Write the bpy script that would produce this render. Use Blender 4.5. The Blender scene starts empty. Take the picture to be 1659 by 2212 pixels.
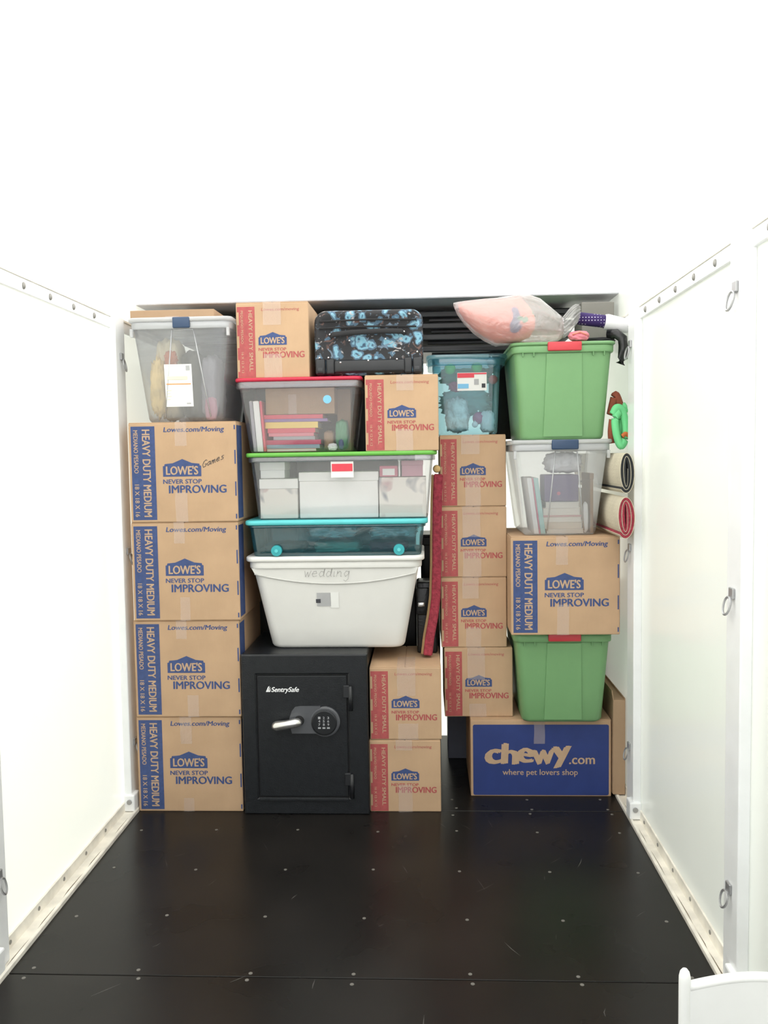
import bpy, bmesh, math, random
from mathutils import Vector, Matrix, noise

C = bpy.context.scene.collection
SC = bpy.context.scene
# ------------------------------------------------------------------ camera, sky, sun, exposure
F = 1850.0                                   # focal length in pixels of the 1659 x 2212 frame
CAMH = 1.527
cd = bpy.data.cameras.new('camera'); cam = bpy.data.objects.new('camera', cd); C.objects.link(cam)
cd.sensor_fit = 'VERTICAL'; cd.sensor_height = 36.0; cd.lens = 36.0 * F / 2212.0
cd.clip_start = 0.02
RX = Vector((0.99876632, 0.01248458, 0.04806225))
RY = Vector((0.04714231, 0.06572986, -0.99672323))
RZ = Vector((-0.01560279, 0.99775935, 0.06506021))
RM = Matrix((RX, RY, RZ))
cam.matrix_world = Matrix.Translation((0, 0, CAMH)) @ RM.to_4x4()
SC.camera = cam
world = bpy.data.worlds.new('sky'); SC.world = world; world.use_nodes = True
bg = world.node_tree.nodes['Background']
bg.inputs['Color'].default_value = (0.93, 0.965, 1.0, 1); bg.inputs['Strength'].default_value = 1.5
sd = bpy.data.lights.new('sun', 'SUN'); sun = bpy.data.objects.new('sun', sd); C.objects.link(sun)
sd.energy = 9.0; sd.angle = math.radians(1.5); sd.color = (1.0, 0.98, 0.95)
sun.rotation_euler = Vector((0.50, -0.30, -0.85)).to_track_quat('-Z', 'Y').to_euler()
vs = SC.view_settings
vs.view_transform = 'Standard'; vs.look = 'None'; vs.gamma = 1.0; vs.use_curve_mapping = False
vs.exposure = 0.05
SC.cycles.use_denoising = True
SC.cycles.max_bounces = 10; SC.cycles.diffuse_bounces = 6; SC.cycles.transparent_max_bounces = 24
SC.cycles.sample_clamp_indirect = 8.0

def P(px, py, Y):
    """point on the plane y = Y that the photograph shows at pixel (px, py)"""
    w = RM @ Vector(((px - 829.5) / F, -(py - 1106.0) / F, -1.0))
    w *= Y / w.y
    return Vector((w.x, w.y, w.z + CAMH))
def XR(l, r, py, Y): return P(l, py, Y).x, P(r, py, Y).x

# ------------------------------------------------------------------ materials
MATS = {}
def new_mat(name):
    m = bpy.data.materials.new(name); m.use_nodes = True
    nt = m.node_tree; nt.nodes.clear()
    o = nt.nodes.new('ShaderNodeOutputMaterial')
    MATS[name] = m
    return m, nt, o
def N(nt, t, **k):
    n = nt.nodes.new(t)
    for a, v in k.items():
        if a in n.inputs: n.inputs[a].default_value = v
        else: setattr(n, a, v)
    return n
def c4(c): return (c[0], c[1], c[2], 1.0)
def noise_ramp(nt, scale, ca, cb, lo=.35, hi=.65, detail=4, stretch=None):
    tc = N(nt, 'ShaderNodeTexCoord'); src = tc.outputs['Object']
    if stretch:
        mp = N(nt, 'ShaderNodeMapping'); mp.inputs['Scale'].default_value = stretch
        nt.links.new(src, mp.inputs['Vector']); src = mp.outputs['Vector']
    n = N(nt, 'ShaderNodeTexNoise', Scale=scale, Detail=detail)
    nt.links.new(src, n.inputs['Vector'])
    r = N(nt, 'ShaderNodeValToRGB')
    r.color_ramp.elements[0].position = lo; r.color_ramp.elements[0].color = c4(ca)
    r.color_ramp.elements[1].position = hi; r.color_ramp.elements[1].color = c4(cb)
    nt.links.new(n.outputs['Fac'], r.inputs['Fac'])
    return r.outputs['Color'], n.outputs['Fac'], src
def plain(name, col, rough=.5, metal=0., var=.06, scale=8, bump=0., bscale=60, spec=.5, stretch=None, coat=0., sheen=0.):
    m, nt, o = new_mat(name)
    b = N(nt, 'ShaderNodeBsdfPrincipled', Roughness=rough, Metallic=metal)
    b.inputs['Specular IOR Level'].default_value = spec
    b.inputs['Coat Weight'].default_value = coat; b.inputs['Sheen Weight'].default_value = sheen
    ca = [max(0, x * (1 - var)) for x in col]; cb = [min(1, x * (1 + var)) for x in col]
    col_out, fac, src = noise_ramp(nt, scale, ca, cb, stretch=stretch)
    nt.links.new(col_out, b.inputs['Base Color'])
    if bump:
        n2 = N(nt, 'ShaderNodeTexNoise', Scale=bscale, Detail=3); nt.links.new(src, n2.inputs['Vector'])
        bp = N(nt, 'ShaderNodeBump', Strength=bump, Distance=.004); nt.links.new(n2.outputs['Fac'], bp.inputs['Height'])
        nt.links.new(bp.outputs['Normal'], b.inputs['Normal'])
    nt.links.new(b.outputs[0], o.inputs[0])
    return m
def panel_mat(name, col, trans, rough, tcol=None):
    """thin glass-fibre sheet: glossy white face that also lets daylight through"""
    m, nt, o = new_mat(name)
    b = N(nt, 'ShaderNodeBsdfPrincipled', Roughness=rough)
    co, fac, src = noise_ramp(nt, 2.0, [x * .97 for x in col], col)
    nt.links.new(co, b.inputs['Base Color'])
    t = N(nt, 'ShaderNodeBsdfTranslucent', Color=c4(tcol or col))
    mx = N(nt, 'ShaderNodeMixShader'); mx.inputs[0].default_value = trans
    nt.links.new(b.outputs[0], mx.inputs[1]); nt.links.new(t.outputs[0], mx.inputs[2])
    nt.links.new(mx.outputs[0], o.inputs[0])
    return m
def clear_mat(name, tint, frost, frost_col, rough=.12, gloss=.10, bump=0., bscale=9):
    """thin see-through plastic: part clear, part frosted, with a glossy skin"""
    m, nt, o = new_mat(name)
    tr = N(nt, 'ShaderNodeBsdfTransparent', Color=c4(tint))
    df = N(nt, 'ShaderNodeBsdfDiffuse', Color=c4(frost_col))
    tl = N(nt, 'ShaderNodeBsdfTranslucent', Color=c4(frost_col))
    gl = N(nt, 'ShaderNodeBsdfGlossy', Roughness=rough)
    fm = N(nt, 'ShaderNodeMixShader'); fm.inputs[0].default_value = .45
    nt.links.new(df.outputs[0], fm.inputs[1]); nt.links.new(tl.outputs[0], fm.inputs[2])
    m1 = N(nt, 'ShaderNodeMixShader'); m1.inputs[0].default_value = frost
    nt.links.new(tr.outputs[0], m1.inputs[1]); nt.links.new(fm.outputs[0], m1.inputs[2])
    lw = N(nt, 'ShaderNodeLayerWeight', Blend=.25)
    mu = N(nt, 'ShaderNodeMath', operation='MULTIPLY_ADD'); mu.inputs[1].default_value = .5; mu.inputs[2].default_value = gloss
    nt.links.new(lw.outputs['Fresnel'], mu.inputs[0])
    m2 = N(nt, 'ShaderNodeMixShader'); nt.links.new(mu.outputs[0], m2.inputs[0])
    nt.links.new(m1.outputs[0], m2.inputs[1]); nt.links.new(gl.outputs[0], m2.inputs[2])
    if bump:
        tc = N(nt, 'ShaderNodeTexCoord'); n2 = N(nt, 'ShaderNodeTexNoise', Scale=bscale, Detail=4, Distortion=1.2)
        nt.links.new(tc.outputs['Object'], n2.inputs['Vector'])
        bp = N(nt, 'ShaderNodeBump', Strength=bump, Distance=.02); nt.links.new(n2.outputs['Fac'], bp.inputs['Height'])
        nt.links.new(bp.outputs['Normal'], gl.inputs['Normal'])
    nt.links.new(m2.outputs[0], o.inputs[0])
    return m

panel_mat('roof_sheet', (.93, .94, .92), .62, .35, (.97, .97, .94))
panel_mat('wall_sheet', (.88, .90, .85), .22, .20, (.93, .95, .86))
panel_mat('back_sheet', (.88, .90, .82), .50, .3, (.95, .96, .86))
plain('white_steel', (.86, .87, .88), .30, spec=.5, var=.03)
plain('kerb_steel', (.82, .78, .70), .40, var=.12, scale=14)
plain('grey_steel', (.62, .62, .65), .6)
plain('dark_steel', (.10, .10, .11), .6)
plain('ring_steel', (.42, .42, .43), .35, metal=.6)
plain('screw_steel', (.30, .29, .27), .45, metal=.5)
plain('floor_screw', (.17, .16, .145), .5, metal=.2)
plain('scratch', (.085, .08, .075), .6)
plain('concrete', (.42, .41, .38), .9, var=.12, scale=3)
plain('dirt', (.17, .13, .09), .9, var=.3, scale=40)
plain('print_blue', (.042, .072, .20), .65, var=.10, scale=60)
plain('print_navy', (.022, .043, .185), .55, var=.06, scale=12)
plain('print_red', (.40, .080, .080), .65, var=.08, scale=60)
plain('print_tan', (.50, .345, .225), .8, var=.05, scale=30)
plain('ink', (.05, .05, .06), .7)
plain('pencil', (.40, .39, .38), .8)
plain('safe_black', (.012, .0135, .016), .36, var=.10, scale=30, bump=.25, bscale=220, spec=.35)
plain('safe_groove', (.006, .006, .007), .6)
plain('safe_plate', (.085, .088, .098), .33, var=.03)
plain('keypad_black', (.012, .013, .015), .3)
plain('key_grey', (.40, .41, .43), .5)
plain('silver', (.80, .79, .78), .22, metal=.9, var=.02)
plain('white_ink', (.90, .90, .92), .5)
plain('paper', (.84, .84, .82), .6, var=.02)
plain('grey_tote_rib', (.62, .61, .59), .45)
plain('grey_tote', (.78, .77, .745), .42, var=.025, scale=5)
plain('green_plastic', (.175, .355, .155), .42, var=.04, scale=4)
plain('latch_red', (.58, .045, .06), .35)
plain('latch_navy', (.025, .055, .12), .35)
plain('lid_red', (.52, .015, .05), .35)
plain('lid_green', (.13, .42, .06), .38)
plain('lid_teal', (.10, .55, .58), .35)
plain('teal_wheel', (.03, .36, .40), .4)
plain('black_plastic', (.016, .017, .020), .38, var=.2)
plain('black_leather', (.012, .012, .013), .30, bump=.3, bscale=90)
plain('black_cloth', (.02, .02, .022), .85)
plain('wood_pale', (.62, .42, .18), .6, stretch=(12, 2, 12))
plain('rug_cream', (.62, .56, .43), .95, bump=.5, bscale=150)
plain('rug_black', (.022, .024, .026), .9, bump=.6, bscale=160)
plain('rug_red', (.30, .035, .055), .95, bump=.8, bscale=140, var=.25, scale=60)
plain('rug_tan', (.36, .23, .11), .95, bump=.5, bscale=150)
plain('grey_card', (.22, .21, .19), .8)
plain('grey_lilac', (.16, .17, .22), .5)
plain('purple_cloth', (.035, .015, .10), .85)
plain('white_cloth', (.78, .77, .80), .85, bump=.3, bscale=30)
plain('cream_cloth', (.78, .68, .45), .9, bump=.4, bscale=25, var=.12)
plain('yellow_cloth', (.80, .58, .24), .9, var=.2, scale=12)
plain('dark_cloth', (.055, .055, .06), .85, var=.3)
plain('olive_dark', (.09, .085, .055), .85, var=.3)
plain('orange_cloth', (.55, .14, .04), .85, var=.2)
plain('rust_cloth', (.24, .06, .03), .9, var=.2)
plain('mint_cloth', (.16, .60, .26), .85, bump=.3, bscale=40)
plain('coral_cloth', (.85, .28, .22), .9, var=.10, bump=.4, bscale=25)
plain('pink', (.62, .16, .24), .6)
plain('dusty_pink', (.55, .27, .34), .7, var=.06)
plain('book_red', (.70, .08, .13), .5)
plain('book_crimson', (.55, .04, .12), .5)
plain('book_pink', (.74, .22, .28), .5)
plain('book_purple', (.26, .16, .38), .5)
plain('book_yellow', (.86, .62, .16), .5)
plain('book_blue', (.28, .38, .50), .5)
plain('book_grey', (.36, .34, .38), .5)
plain('book_cream', (.72, .62, .50), .6)
plain('pages', (.78, .74, .66), .8, stretch=(1, 1, 60), var=.12, scale=20)
plain('bottle_green', (.05, .26, .12), .4)
plain('brown_card', (.34, .21, .12), .85)
plain('dark_purple', (.16, .12, .24), .6)
plain('ball_green', (.05, .75, .12), .18, coat=.5)
plain('ball_red', (.80, .05, .05), .18, coat=.5)
plain('ball_white', (.85, .85, .92), .18, coat=.5)
plain('ball_magenta', (.45, .05, .20), .25, coat=.5)
plain('tinsel', (.70, .74, .74), .35, bump=.8, bscale=120, var=.25, scale=30)
plain('pale_teal', (.40, .66, .62), .8, bump=.3, bscale=20)
plain('sage_cloth', (.20, .40, .33), .85, bump=.3, bscale=20)
plain('wine_cloth', (.25, .04, .07), .85)
plain('sticker_blue', (.20, .52, .80), .5)
plain('label_red', (.75, .06, .09), .5)
plain('label_orange', (.85, .35, .12), .6)
plain('label_grey', (.45, .45, .46), .6)
plain('label_tint', (.88, .78, .60), .6)
plain('furniture_white', (.88, .88, .87), .45, var=.02)
plain('chrome', (.8, .8, .8), .15, metal=1.0)
clear_mat('clear_frost', (.93, .94, .96), .30, (.70, .71, .75))
clear_mat('clear_lid', (.92, .93, .94), .62, (.80, .81, .83))
clear_mat('clear_plain', (.97, .97, .99), .13, (.62, .62, .68), bump=.06)
clear_mat('clear_teal', (.42, .68, .74), .24, (.08, .30, .36), bump=.06)
clear_mat('clear_blue', (.68, .88, .94), .22, (.20, .50, .62), bump=.05)
clear_mat('film', (.97, .97, .97), .34, (.84, .83, .81), rough=.16, gloss=.13, bump=.8, bscale=16)
clear_mat('wrap', (.96, .96, .97), .16, (.80, .80, .80), rough=.08, gloss=.28, bump=.7, bscale=10)
def tape_mat():
    m, nt, o = new_mat('tape')
    tr = N(nt, 'ShaderNodeBsdfTransparent'); b = N(nt, 'ShaderNodeBsdfPrincipled', Roughness=.16)
    b.inputs['Base Color'].default_value = (.80, .68, .63, 1); b.inputs['Specular IOR Level'].default_value = .8
    tc = N(nt, 'ShaderNodeTexCoord'); n = N(nt, 'ShaderNodeTexNoise', Scale=34, Detail=1.5, Distortion=1.5); nt.links.new(tc.outputs['Object'], n.inputs['Vector'])
    bp = N(nt, 'ShaderNodeBump', Strength=.35, Distance=.006); nt.links.new(n.outputs['Fac'], bp.inputs['Height']); nt.links.new(bp.outputs['Normal'], b.inputs['Normal'])
    mx = N(nt, 'ShaderNodeMixShader'); mx.inputs[0].default_value = .24
    nt.links.new(tr.outputs[0], mx.inputs[1]); nt.links.new(b.outputs[0], mx.inputs[2]); nt.links.new(mx.outputs[0], o.inputs[0])
tape_mat()

def cardboard(name, col):
    m, nt, o = new_mat(name)
    b = N(nt, 'ShaderNodeBsdfPrincipled', Roughness=.82)
    b.inputs['Specular IOR Level'].default_value = .25
    co, fac, src = noise_ramp(nt, 5, [x * .93 for x in col], [min(1, x * 1.05) for x in col])
    wv = N(nt, 'ShaderNodeTexWave', Scale=55, Distortion=.4); nt.links.new(src, wv.inputs['Vector'])
    bp = N(nt, 'ShaderNodeBump', Strength=.06, Distance=.002)
    nt.links.new(wv.outputs['Fac'], bp.inputs['Height']); nt.links.new(bp.outputs['Normal'], b.inputs['Normal'])
    nt.links.new(co, b.inputs['Base Color']); nt.links.new(b.outputs[0], o.inputs[0])
cardboard('cardboard', (.515, .345, .215))
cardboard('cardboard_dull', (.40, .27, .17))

def floor_mat():
    m, nt, o = new_mat('floor_ply')
    b = N(nt, 'ShaderNodeBsdfPrincipled')
    b.inputs['Specular IOR Level'].default_value = .20
    co, fac, src = noise_ramp(nt, 3.0, (.009, .008, .0075), (.015, .013, .012), .3, .7, 3)
    nt.links.new(co, b.inputs['Base Color'])
    mr = N(nt, 'ShaderNodeMapRange'); mr.inputs['To Min'].default_value = .25; mr.inputs['To Max'].default_value = .31
    nt.links.new(fac, mr.inputs['Value']); nt.links.new(mr.outputs[0], b.inputs['Roughness'])
    nt.links.new(b.outputs[0], o.inputs[0])
floor_mat()

def floral_mat():
    m, nt, o = new_mat('floral_cloth')
    b = N(nt, 'ShaderNodeBsdfPrincipled', Roughness=.6)
    tc = N(nt, 'ShaderNodeTexCoord')
    n0 = N(nt, 'ShaderNodeTexNoise', Scale=14, Detail=3); nt.links.new(tc.outputs['Object'], n0.inputs['Vector'])
    ad = N(nt, 'ShaderNodeVectorMath', operation='MULTIPLY_ADD'); ad.inputs[1].default_value = (.10, .10, .10)
    nt.links.new(n0.outputs['Color'], ad.inputs[0]); nt.links.new(tc.outputs['Object'], ad.inputs[2])
    v = N(nt, 'ShaderNodeTexVoronoi', Scale=19); nt.links.new(ad.outputs[0], v.inputs['Vector'])
    r = N(nt, 'ShaderNodeValToRGB'); cr = r.color_ramp; cr.interpolation = 'LINEAR'
    cr.elements[0].position = .0; cr.elements[0].color = (.02, .05, .10, 1)
    cr.elements[1].position = .56; cr.elements[1].color = (.012, .012, .015, 1)
    for p, c in ((.10, (.05, .10, .16, 1)), (.15, (.15, .36, .48, 1)), (.30, (.22, .42, .53, 1)), (.37, (.05, .11, .18, 1)), (.43, (.08, .15, .22, 1)), (.48, (.015, .016, .02, 1))):
        e = cr.elements.new(p); e.color = c
    nt.links.new(v.outputs['Distance'], r.inputs['Fac'])
    n1 = N(nt, 'ShaderNodeTexNoise', Scale=26, Detail=2, Distortion=2.0); nt.links.new(tc.outputs['Object'], n1.inputs['Vector'])
    r2 = N(nt, 'ShaderNodeValToRGB'); r2.color_ramp.elements[0].position = .57; r2.color_ramp.elements[0].color = (0, 0, 0, 1)
    r2.color_ramp.elements[1].position = .66; r2.color_ramp.elements[1].color = (1, 1, 1, 1)
    nt.links.new(n1.outputs['Fac'], r2.inputs['Fac'])
    r3 = N(nt, 'ShaderNodeValToRGB'); r3.color_ramp.interpolation = 'CONSTANT'
    r3.color_ramp.elements[0].color = (.14, .20, .27, 1); r3.color_ramp.elements[1].position = .45; r3.color_ramp.elements[1].color = (.12, .065, .055, 1)
    e = r3.color_ramp.elements.new(.75); e.color = (.45, .42, .42, 1)
    nt.links.new(v.outputs['Color'], r3.inputs['Fac'])
    mx = N(nt, 'ShaderNodeMixRGB'); nt.links.new(r2.outputs['Color'], mx.inputs['Fac'])
    nt.links.new(r.outputs['Color'], mx.inputs['Color1']); nt.links.new(r3.outputs['Color'], mx.inputs['Color2'])
    nt.links.new(mx.outputs[0], b.inputs['Base Color']); nt.links.new(b.outputs[0], o.inputs[0])
floral_mat()

def dots_mat(name, base, dot, scale):
    m, nt, o = new_mat(name)
    b = N(nt, 'ShaderNodeBsdfPrincipled', Roughness=.8)
    tc = N(nt, 'ShaderNodeTexCoord')
    v = N(nt, 'ShaderNodeTexVoronoi', Scale=scale); v.inputs['Randomness'].default_value = 0
    nt.links.new(tc.outputs['Object'], v.inputs['Vector'])
    lt = N(nt, 'ShaderNodeMath', operation='LESS_THAN'); lt.inputs[1].default_value = .22; nt.links.new(v.outputs['Distance'], lt.inputs[0])
    mx = N(nt, 'ShaderNodeMixRGB', Color1=c4(base), Color2=c4(dot)); nt.links.new(lt.outputs[0], mx.inputs['Fac'])
    nt.links.new(mx.outputs[0], b.inputs['Base Color']); nt.links.new(b.outputs[0], o.inputs[0])
dots_mat('purple_dots', (.035, .014, .11), (.45, .40, .55), 78)

def blotch_mat(name, base, cols, scale, lo, hi, rough=.7):
    """printed cloth or card: a base colour with soft-edged printed motifs"""
    m, nt, o = new_mat(name)
    b = N(nt, 'ShaderNodeBsdfPrincipled', Roughness=rough)
    tc = N(nt, 'ShaderNodeTexCoord'); prev = None
    for i, c in enumerate(cols):
        mp = N(nt, 'ShaderNodeMapping'); mp.inputs['Location'].default_value = (i * 3.1, i * 1.7, i * .9)
        nt.links.new(tc.outputs['Object'], mp.inputs['Vector'])
        n = N(nt, 'ShaderNodeTexNoise', Scale=scale, Detail=2, Distortion=.6); nt.links.new(mp.outputs['Vector'], n.inputs['Vector'])
        r = N(nt, 'ShaderNodeValToRGB'); r.color_ramp.elements[0].position = lo; r.color_ramp.elements[1].position = hi
        nt.links.new(n.outputs['Fac'], r.inputs['Fac'])
        mx = N(nt, 'ShaderNodeMixRGB', Color2=c4(c)); nt.links.new(r.outputs['Color'], mx.inputs['Fac'])
        if prev is None: mx.inputs['Color1'].default_value = c4(base)
        else: nt.links.new(prev, mx.inputs['Color1'])
        prev = mx.outputs[0]
    nt.links.new(prev, b.inputs['Base Color']); nt.links.new(b.outputs[0], o.inputs[0])
blotch_mat('rose_card', (.78, .73, .66), [(.45, .22, .24), (.25, .25, .28)], 11, .60, .72)
blotch_mat('white_card', (.86, .84, .80), [(.80, .78, .74)], 6, .5, .7)
blotch_mat('coral_print', (.84, .25, .20), [(.82, .76, .74), (.10, .10, .24), (.12, .30, .18)], 8, .63, .66, .9)

# ------------------------------------------------------------------ mesh helpers
def link(name, bm_or_me, mat, parent=None, smooth=False):
    if isinstance(bm_or_me, bmesh.types.BMesh):
        me = bpy.data.meshes.new(name); bm_or_me.normal_update(); bm_or_me.to_mesh(me); bm_or_me.free()
    else: me = bm_or_me
    if mat and not me.materials: me.materials.append(MATS[mat])
    if smooth and len(me.polygons): me.polygons.foreach_set('use_smooth', [True] * len(me.polygons))
    o = bpy.data.objects.new(name, me); C.objects.link(o)
    if parent is not None: o.parent = parent
    return o
def tag(o, label=None, cat=None, group=None, kind=None):
    if label: o['label'] = label
    if cat: o['category'] = cat
    if group: o['group'] = group
    if kind: o['kind'] = kind
    return o
def thing(name, label, cat, loc=(0, 0, 0), rz=0, group=None, kind=None):
    o = bpy.data.objects.new(name, None); C.objects.link(o); o.empty_display_size = .05
    o.location = loc; o.rotation_euler = (0, 0, rz)
    return tag(o, label, cat, group, kind)
def structure(name, loc=(0, 0, 0)): return thing(name, None, None, loc, kind='structure')
def add_box(bm, x0, x1, y0, y1, z0, z1, bev=0., seg=2, M=None):
    vs_ = [bm.verts.new(p) for p in ((x0, y0, z0), (x1, y0, z0), (x1, y1, z0), (x0, y1, z0), (x0, y0, z1), (x1, y0, z1), (x1, y1, z1), (x0, y1, z1))]
    fs = [bm.faces.new([vs_[i] for i in f]) for f in ((3, 2, 1, 0), (4, 5, 6, 7), (0, 1, 5, 4), (1, 2, 6, 5), (2, 3, 7, 6), (3, 0, 4, 7))]
    if bev:
        es = list({e for f in fs for e in f.edges})
        r = bmesh.ops.bevel(bm, geom=es, offset=bev, segments=seg, affect='EDGES', profile=.5)
        vs_ = list({v for f in r['faces'] for v in f.verts} | {v for v in vs_ if v.is_valid})
    if M is not None: bmesh.ops.transform(bm, matrix=M, verts=vs_)
    return vs_
def box(x0, x1, y0, y1, z0, z1, bev=0., seg=2):
    bm = bmesh.new(); add_box(bm, x0, x1, y0, y1, z0, z1, bev, seg); return bm
def loft(bm, rings, cap0=True, cap1=True, closed=True):
    R_ = [[bm.verts.new(p) for p in r] for r in rings]
    n = len(R_[0])
    for a, b in zip(R_, R_[1:]):
        for i in range(n if closed else n - 1):
            j = (i + 1) % n
            bm.faces.new((a[i], a[j], b[j], b[i]))
    if cap0: bm.faces.new(R_[0][::-1])
    if cap1: bm.faces.new(R_[-1])
    return R_
def rrect(cx, cy, w, d, r, z, n=5):
    pts = []
    for qx, qy, a0 in ((1, -1, -90), (1, 1, 0), (-1, 1, 90), (-1, -1, 180)):
        for k in range(n + 1):
            a = math.radians(a0 + 90 * k / n)
            pts.append((cx + qx * (w / 2 - r) + r * math.cos(a), cy + qy * (d / 2 - r) + r * math.sin(a), z))
    return pts
def tube(bm, path, rad, n=8, flat=None, caps=True):
    path = [Vector(p) for p in path]; rings = []
    up = Vector((0, 0, 1))
    for i, p in enumerate(path):
        t = (path[min(i + 1, len(path) - 1)] - path[max(i - 1, 0)]).normalized()
        u = up if abs(t.dot(up)) < .95 else Vector((1, 0, 0))
        a = t.cross(u).normalized(); b = a.cross(t).normalized()
        r = rad[i] if isinstance(rad, (list, tuple)) else rad
        ra, rb = (r, r) if flat is None else (r * flat[0], r * flat[1])
        rings.append([p + a * math.cos(2 * math.pi * k / n) * ra + b * math.sin(2 * math.pi * k / n) * rb for k in range(n)])
    return loft(bm, rings, caps, caps)
def disc_y(bm, x, y, z, r, t, n=20, r1=None):
    """short cylinder whose axis points at the viewer (-y): from y back to y - t"""
    r1 = r if r1 is None else r1
    def ring(yy, rr): return [(x + rr * math.cos(2 * math.pi * k / n), yy, z + rr * math.sin(2 * math.pi * k / n)) for k in range(n)]
    return loft(bm, [ring(y, r), ring(y - t * .8, r), ring(y - t, r1 * .94)])
def blob(cx, cy, cz, sx, sy, sz, amp=.2, freq=4., sub=4, seed=0, sq=0.):
    bm = bmesh.new(); bmesh.ops.create_icosphere(bm, subdivisions=sub, radius=1)
    off = Vector((seed * 7.3, seed * 3.1, seed * 1.9))
    for v in bm.verts:
        d = v.co.normalized()
        if sq:
            m = max(abs(d.x), abs(d.y), abs(d.z)); d = d * (1 - sq) + (d / m) * sq * .85
        k = 1 + amp * (noise.noise(d * freq + off) + .5 * noise.noise(d * freq * 2.3 + off))
        v.co = Vector((cx + d.x * sx * k, cy + d.y * sy * k, cz + d.z * sz * k))
    return bm
def quad_sheet(poly, y):
    bm = bmesh.new(); bm.faces.new([bm.verts.new((p[0], y, p[1])) for p in poly]); return bm
def front_plate(poly, y0, y1):
    """thin plate facing -y with outline poly in (x, z), from y1 (back) to y0 (front)"""
    bm = bmesh.new(); loft(bm, [[(x, y1, z) for x, z in poly], [(x, y0, z) for x, z in poly]]); bmesh.ops.recalc_face_normals(bm, faces=bm.faces); return bm
def append(bm, me_or_bm, M=None):
    if isinstance(me_or_bm, bmesh.types.BMesh):
        me = bpy.data.meshes.new('t'); me_or_bm.to_mesh(me); me_or_bm.free()
    else: me = me_or_bm
    if M is not None: me.transform(M)
    bm.from_mesh(me); bpy.data.meshes.remove(me)
def text_into(bm, body, x, z, length, cap, y, bold=.02, shear=0., down=False):
    """flat lettering on a face looking at -y: start (x, z) baseline, fitted to length and capital height; down = reads downwards"""
    cu = bpy.data.curves.new('lettering', 'FONT'); cu.body = body; cu.size = 1.0; cu.shear = shear; cu.resolution_u = 3; cu.fill_mode = 'FRONT'
    ob = bpy.data.objects.new('lettering', cu)
    me = bpy.data.meshes.new_from_object(ob)
    bpy.data.objects.remove(ob); bpy.data.curves.remove(cu)
    xs = [v.co.x for v in me.vertices]
    x0, x1 = min(xs), max(xs); sx = length / (x1 - x0); sz = cap / .72
    base = [v.co.copy() for v in me.vertices]
    shifts = [(0, 0)] if bold < .008 else [(-bold, -bold * .3), (0, 0), (bold, bold * .3), (0, bold * .6)]
    for k, (dx, dz) in enumerate(shifts):                 # heavier strokes: the same outline set down again slightly shifted
        for v, c in zip(me.vertices, base):
            a, b = (c.x - x0 + dx) * sx, (c.y + dz) * sz
            v.co = (x + b, y - k * .00004, z - a) if down else (x + a, y - k * .00004, z + b)
        bm.from_mesh(me)
    bpy.data.meshes.remove(me)
STROKES = {
 'G': [[(.62, .85), (.45, 1), (.18, .85), (.05, .45), (.2, .05), (.5, .08), (.62, .38), (.36, .42)]],
 'a': [[(.5, .5), (.3, .55), (.08, .3), (.2, .02), (.45, .15), (.5, .52), (.52, .1), (.62, .02)]],
 'm': [[(.05, 0), (.08, .52), (.1, .35), (.25, .52), (.3, 0), (.33, .35), (.47, .52), (.53, .05), (.6, .02)]],
 'e': [[(.08, .28), (.48, .32), (.4, .53), (.18, .5), (.06, .25), (.2, .02), (.52, .1)]],
 's': [[(.45, .5), (.2, .52), (.15, .35), (.4, .22), (.38, .02), (.06, .04)]],
 'w': [[(.0, .55), (.14, .02), (.28, .45), (.42, .02), (.58, .58)]],
 'd': [[(.45, .45), (.2, .52), (.06, .25), (.2, .0), (.44, .15), (.52, 1.0), (.48, .1), (.58, .02)]],
 'i': [[(.1, .5), (.12, .02), (.25, .08)], [(.11, .72), (.12, .76)]],
 'n': [[(.05, 0), (.08, .52), (.1, .3), (.3, .52), (.42, .4), (.44, .02), (.52, .04)]],
 'g': [[(.45, .45), (.22, .53), (.06, .28), (.2, .02), (.43, .2), (.48, .52), (.5, -.2), (.3, -.42), (.1, -.3)]],
}
def handwriting(word, x, z, size, y, width, slope=0.):
    bm = bmesh.new(); cx = 0
    for ch in word:
        for st in STROKES[ch]:
            pts = [Vector((x + (cx + a + b * .18) * size, z + b * size + (cx + a) * size * slope)) for a, b in st]
            for p, q in zip(pts, pts[1:]):
                d = (q - p); nrm = Vector((-d.y, d.x)).normalized() * width / 2
                e = d.normalized() * width * .3
                bm.faces.new([bm.verts.new((c.x, y, c.y)) for c in (p - nrm - e, q - nrm + e, q + nrm + e, p + nrm - e)])
        cx += .66 if ch != 'i' else .34
    return bm

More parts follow.
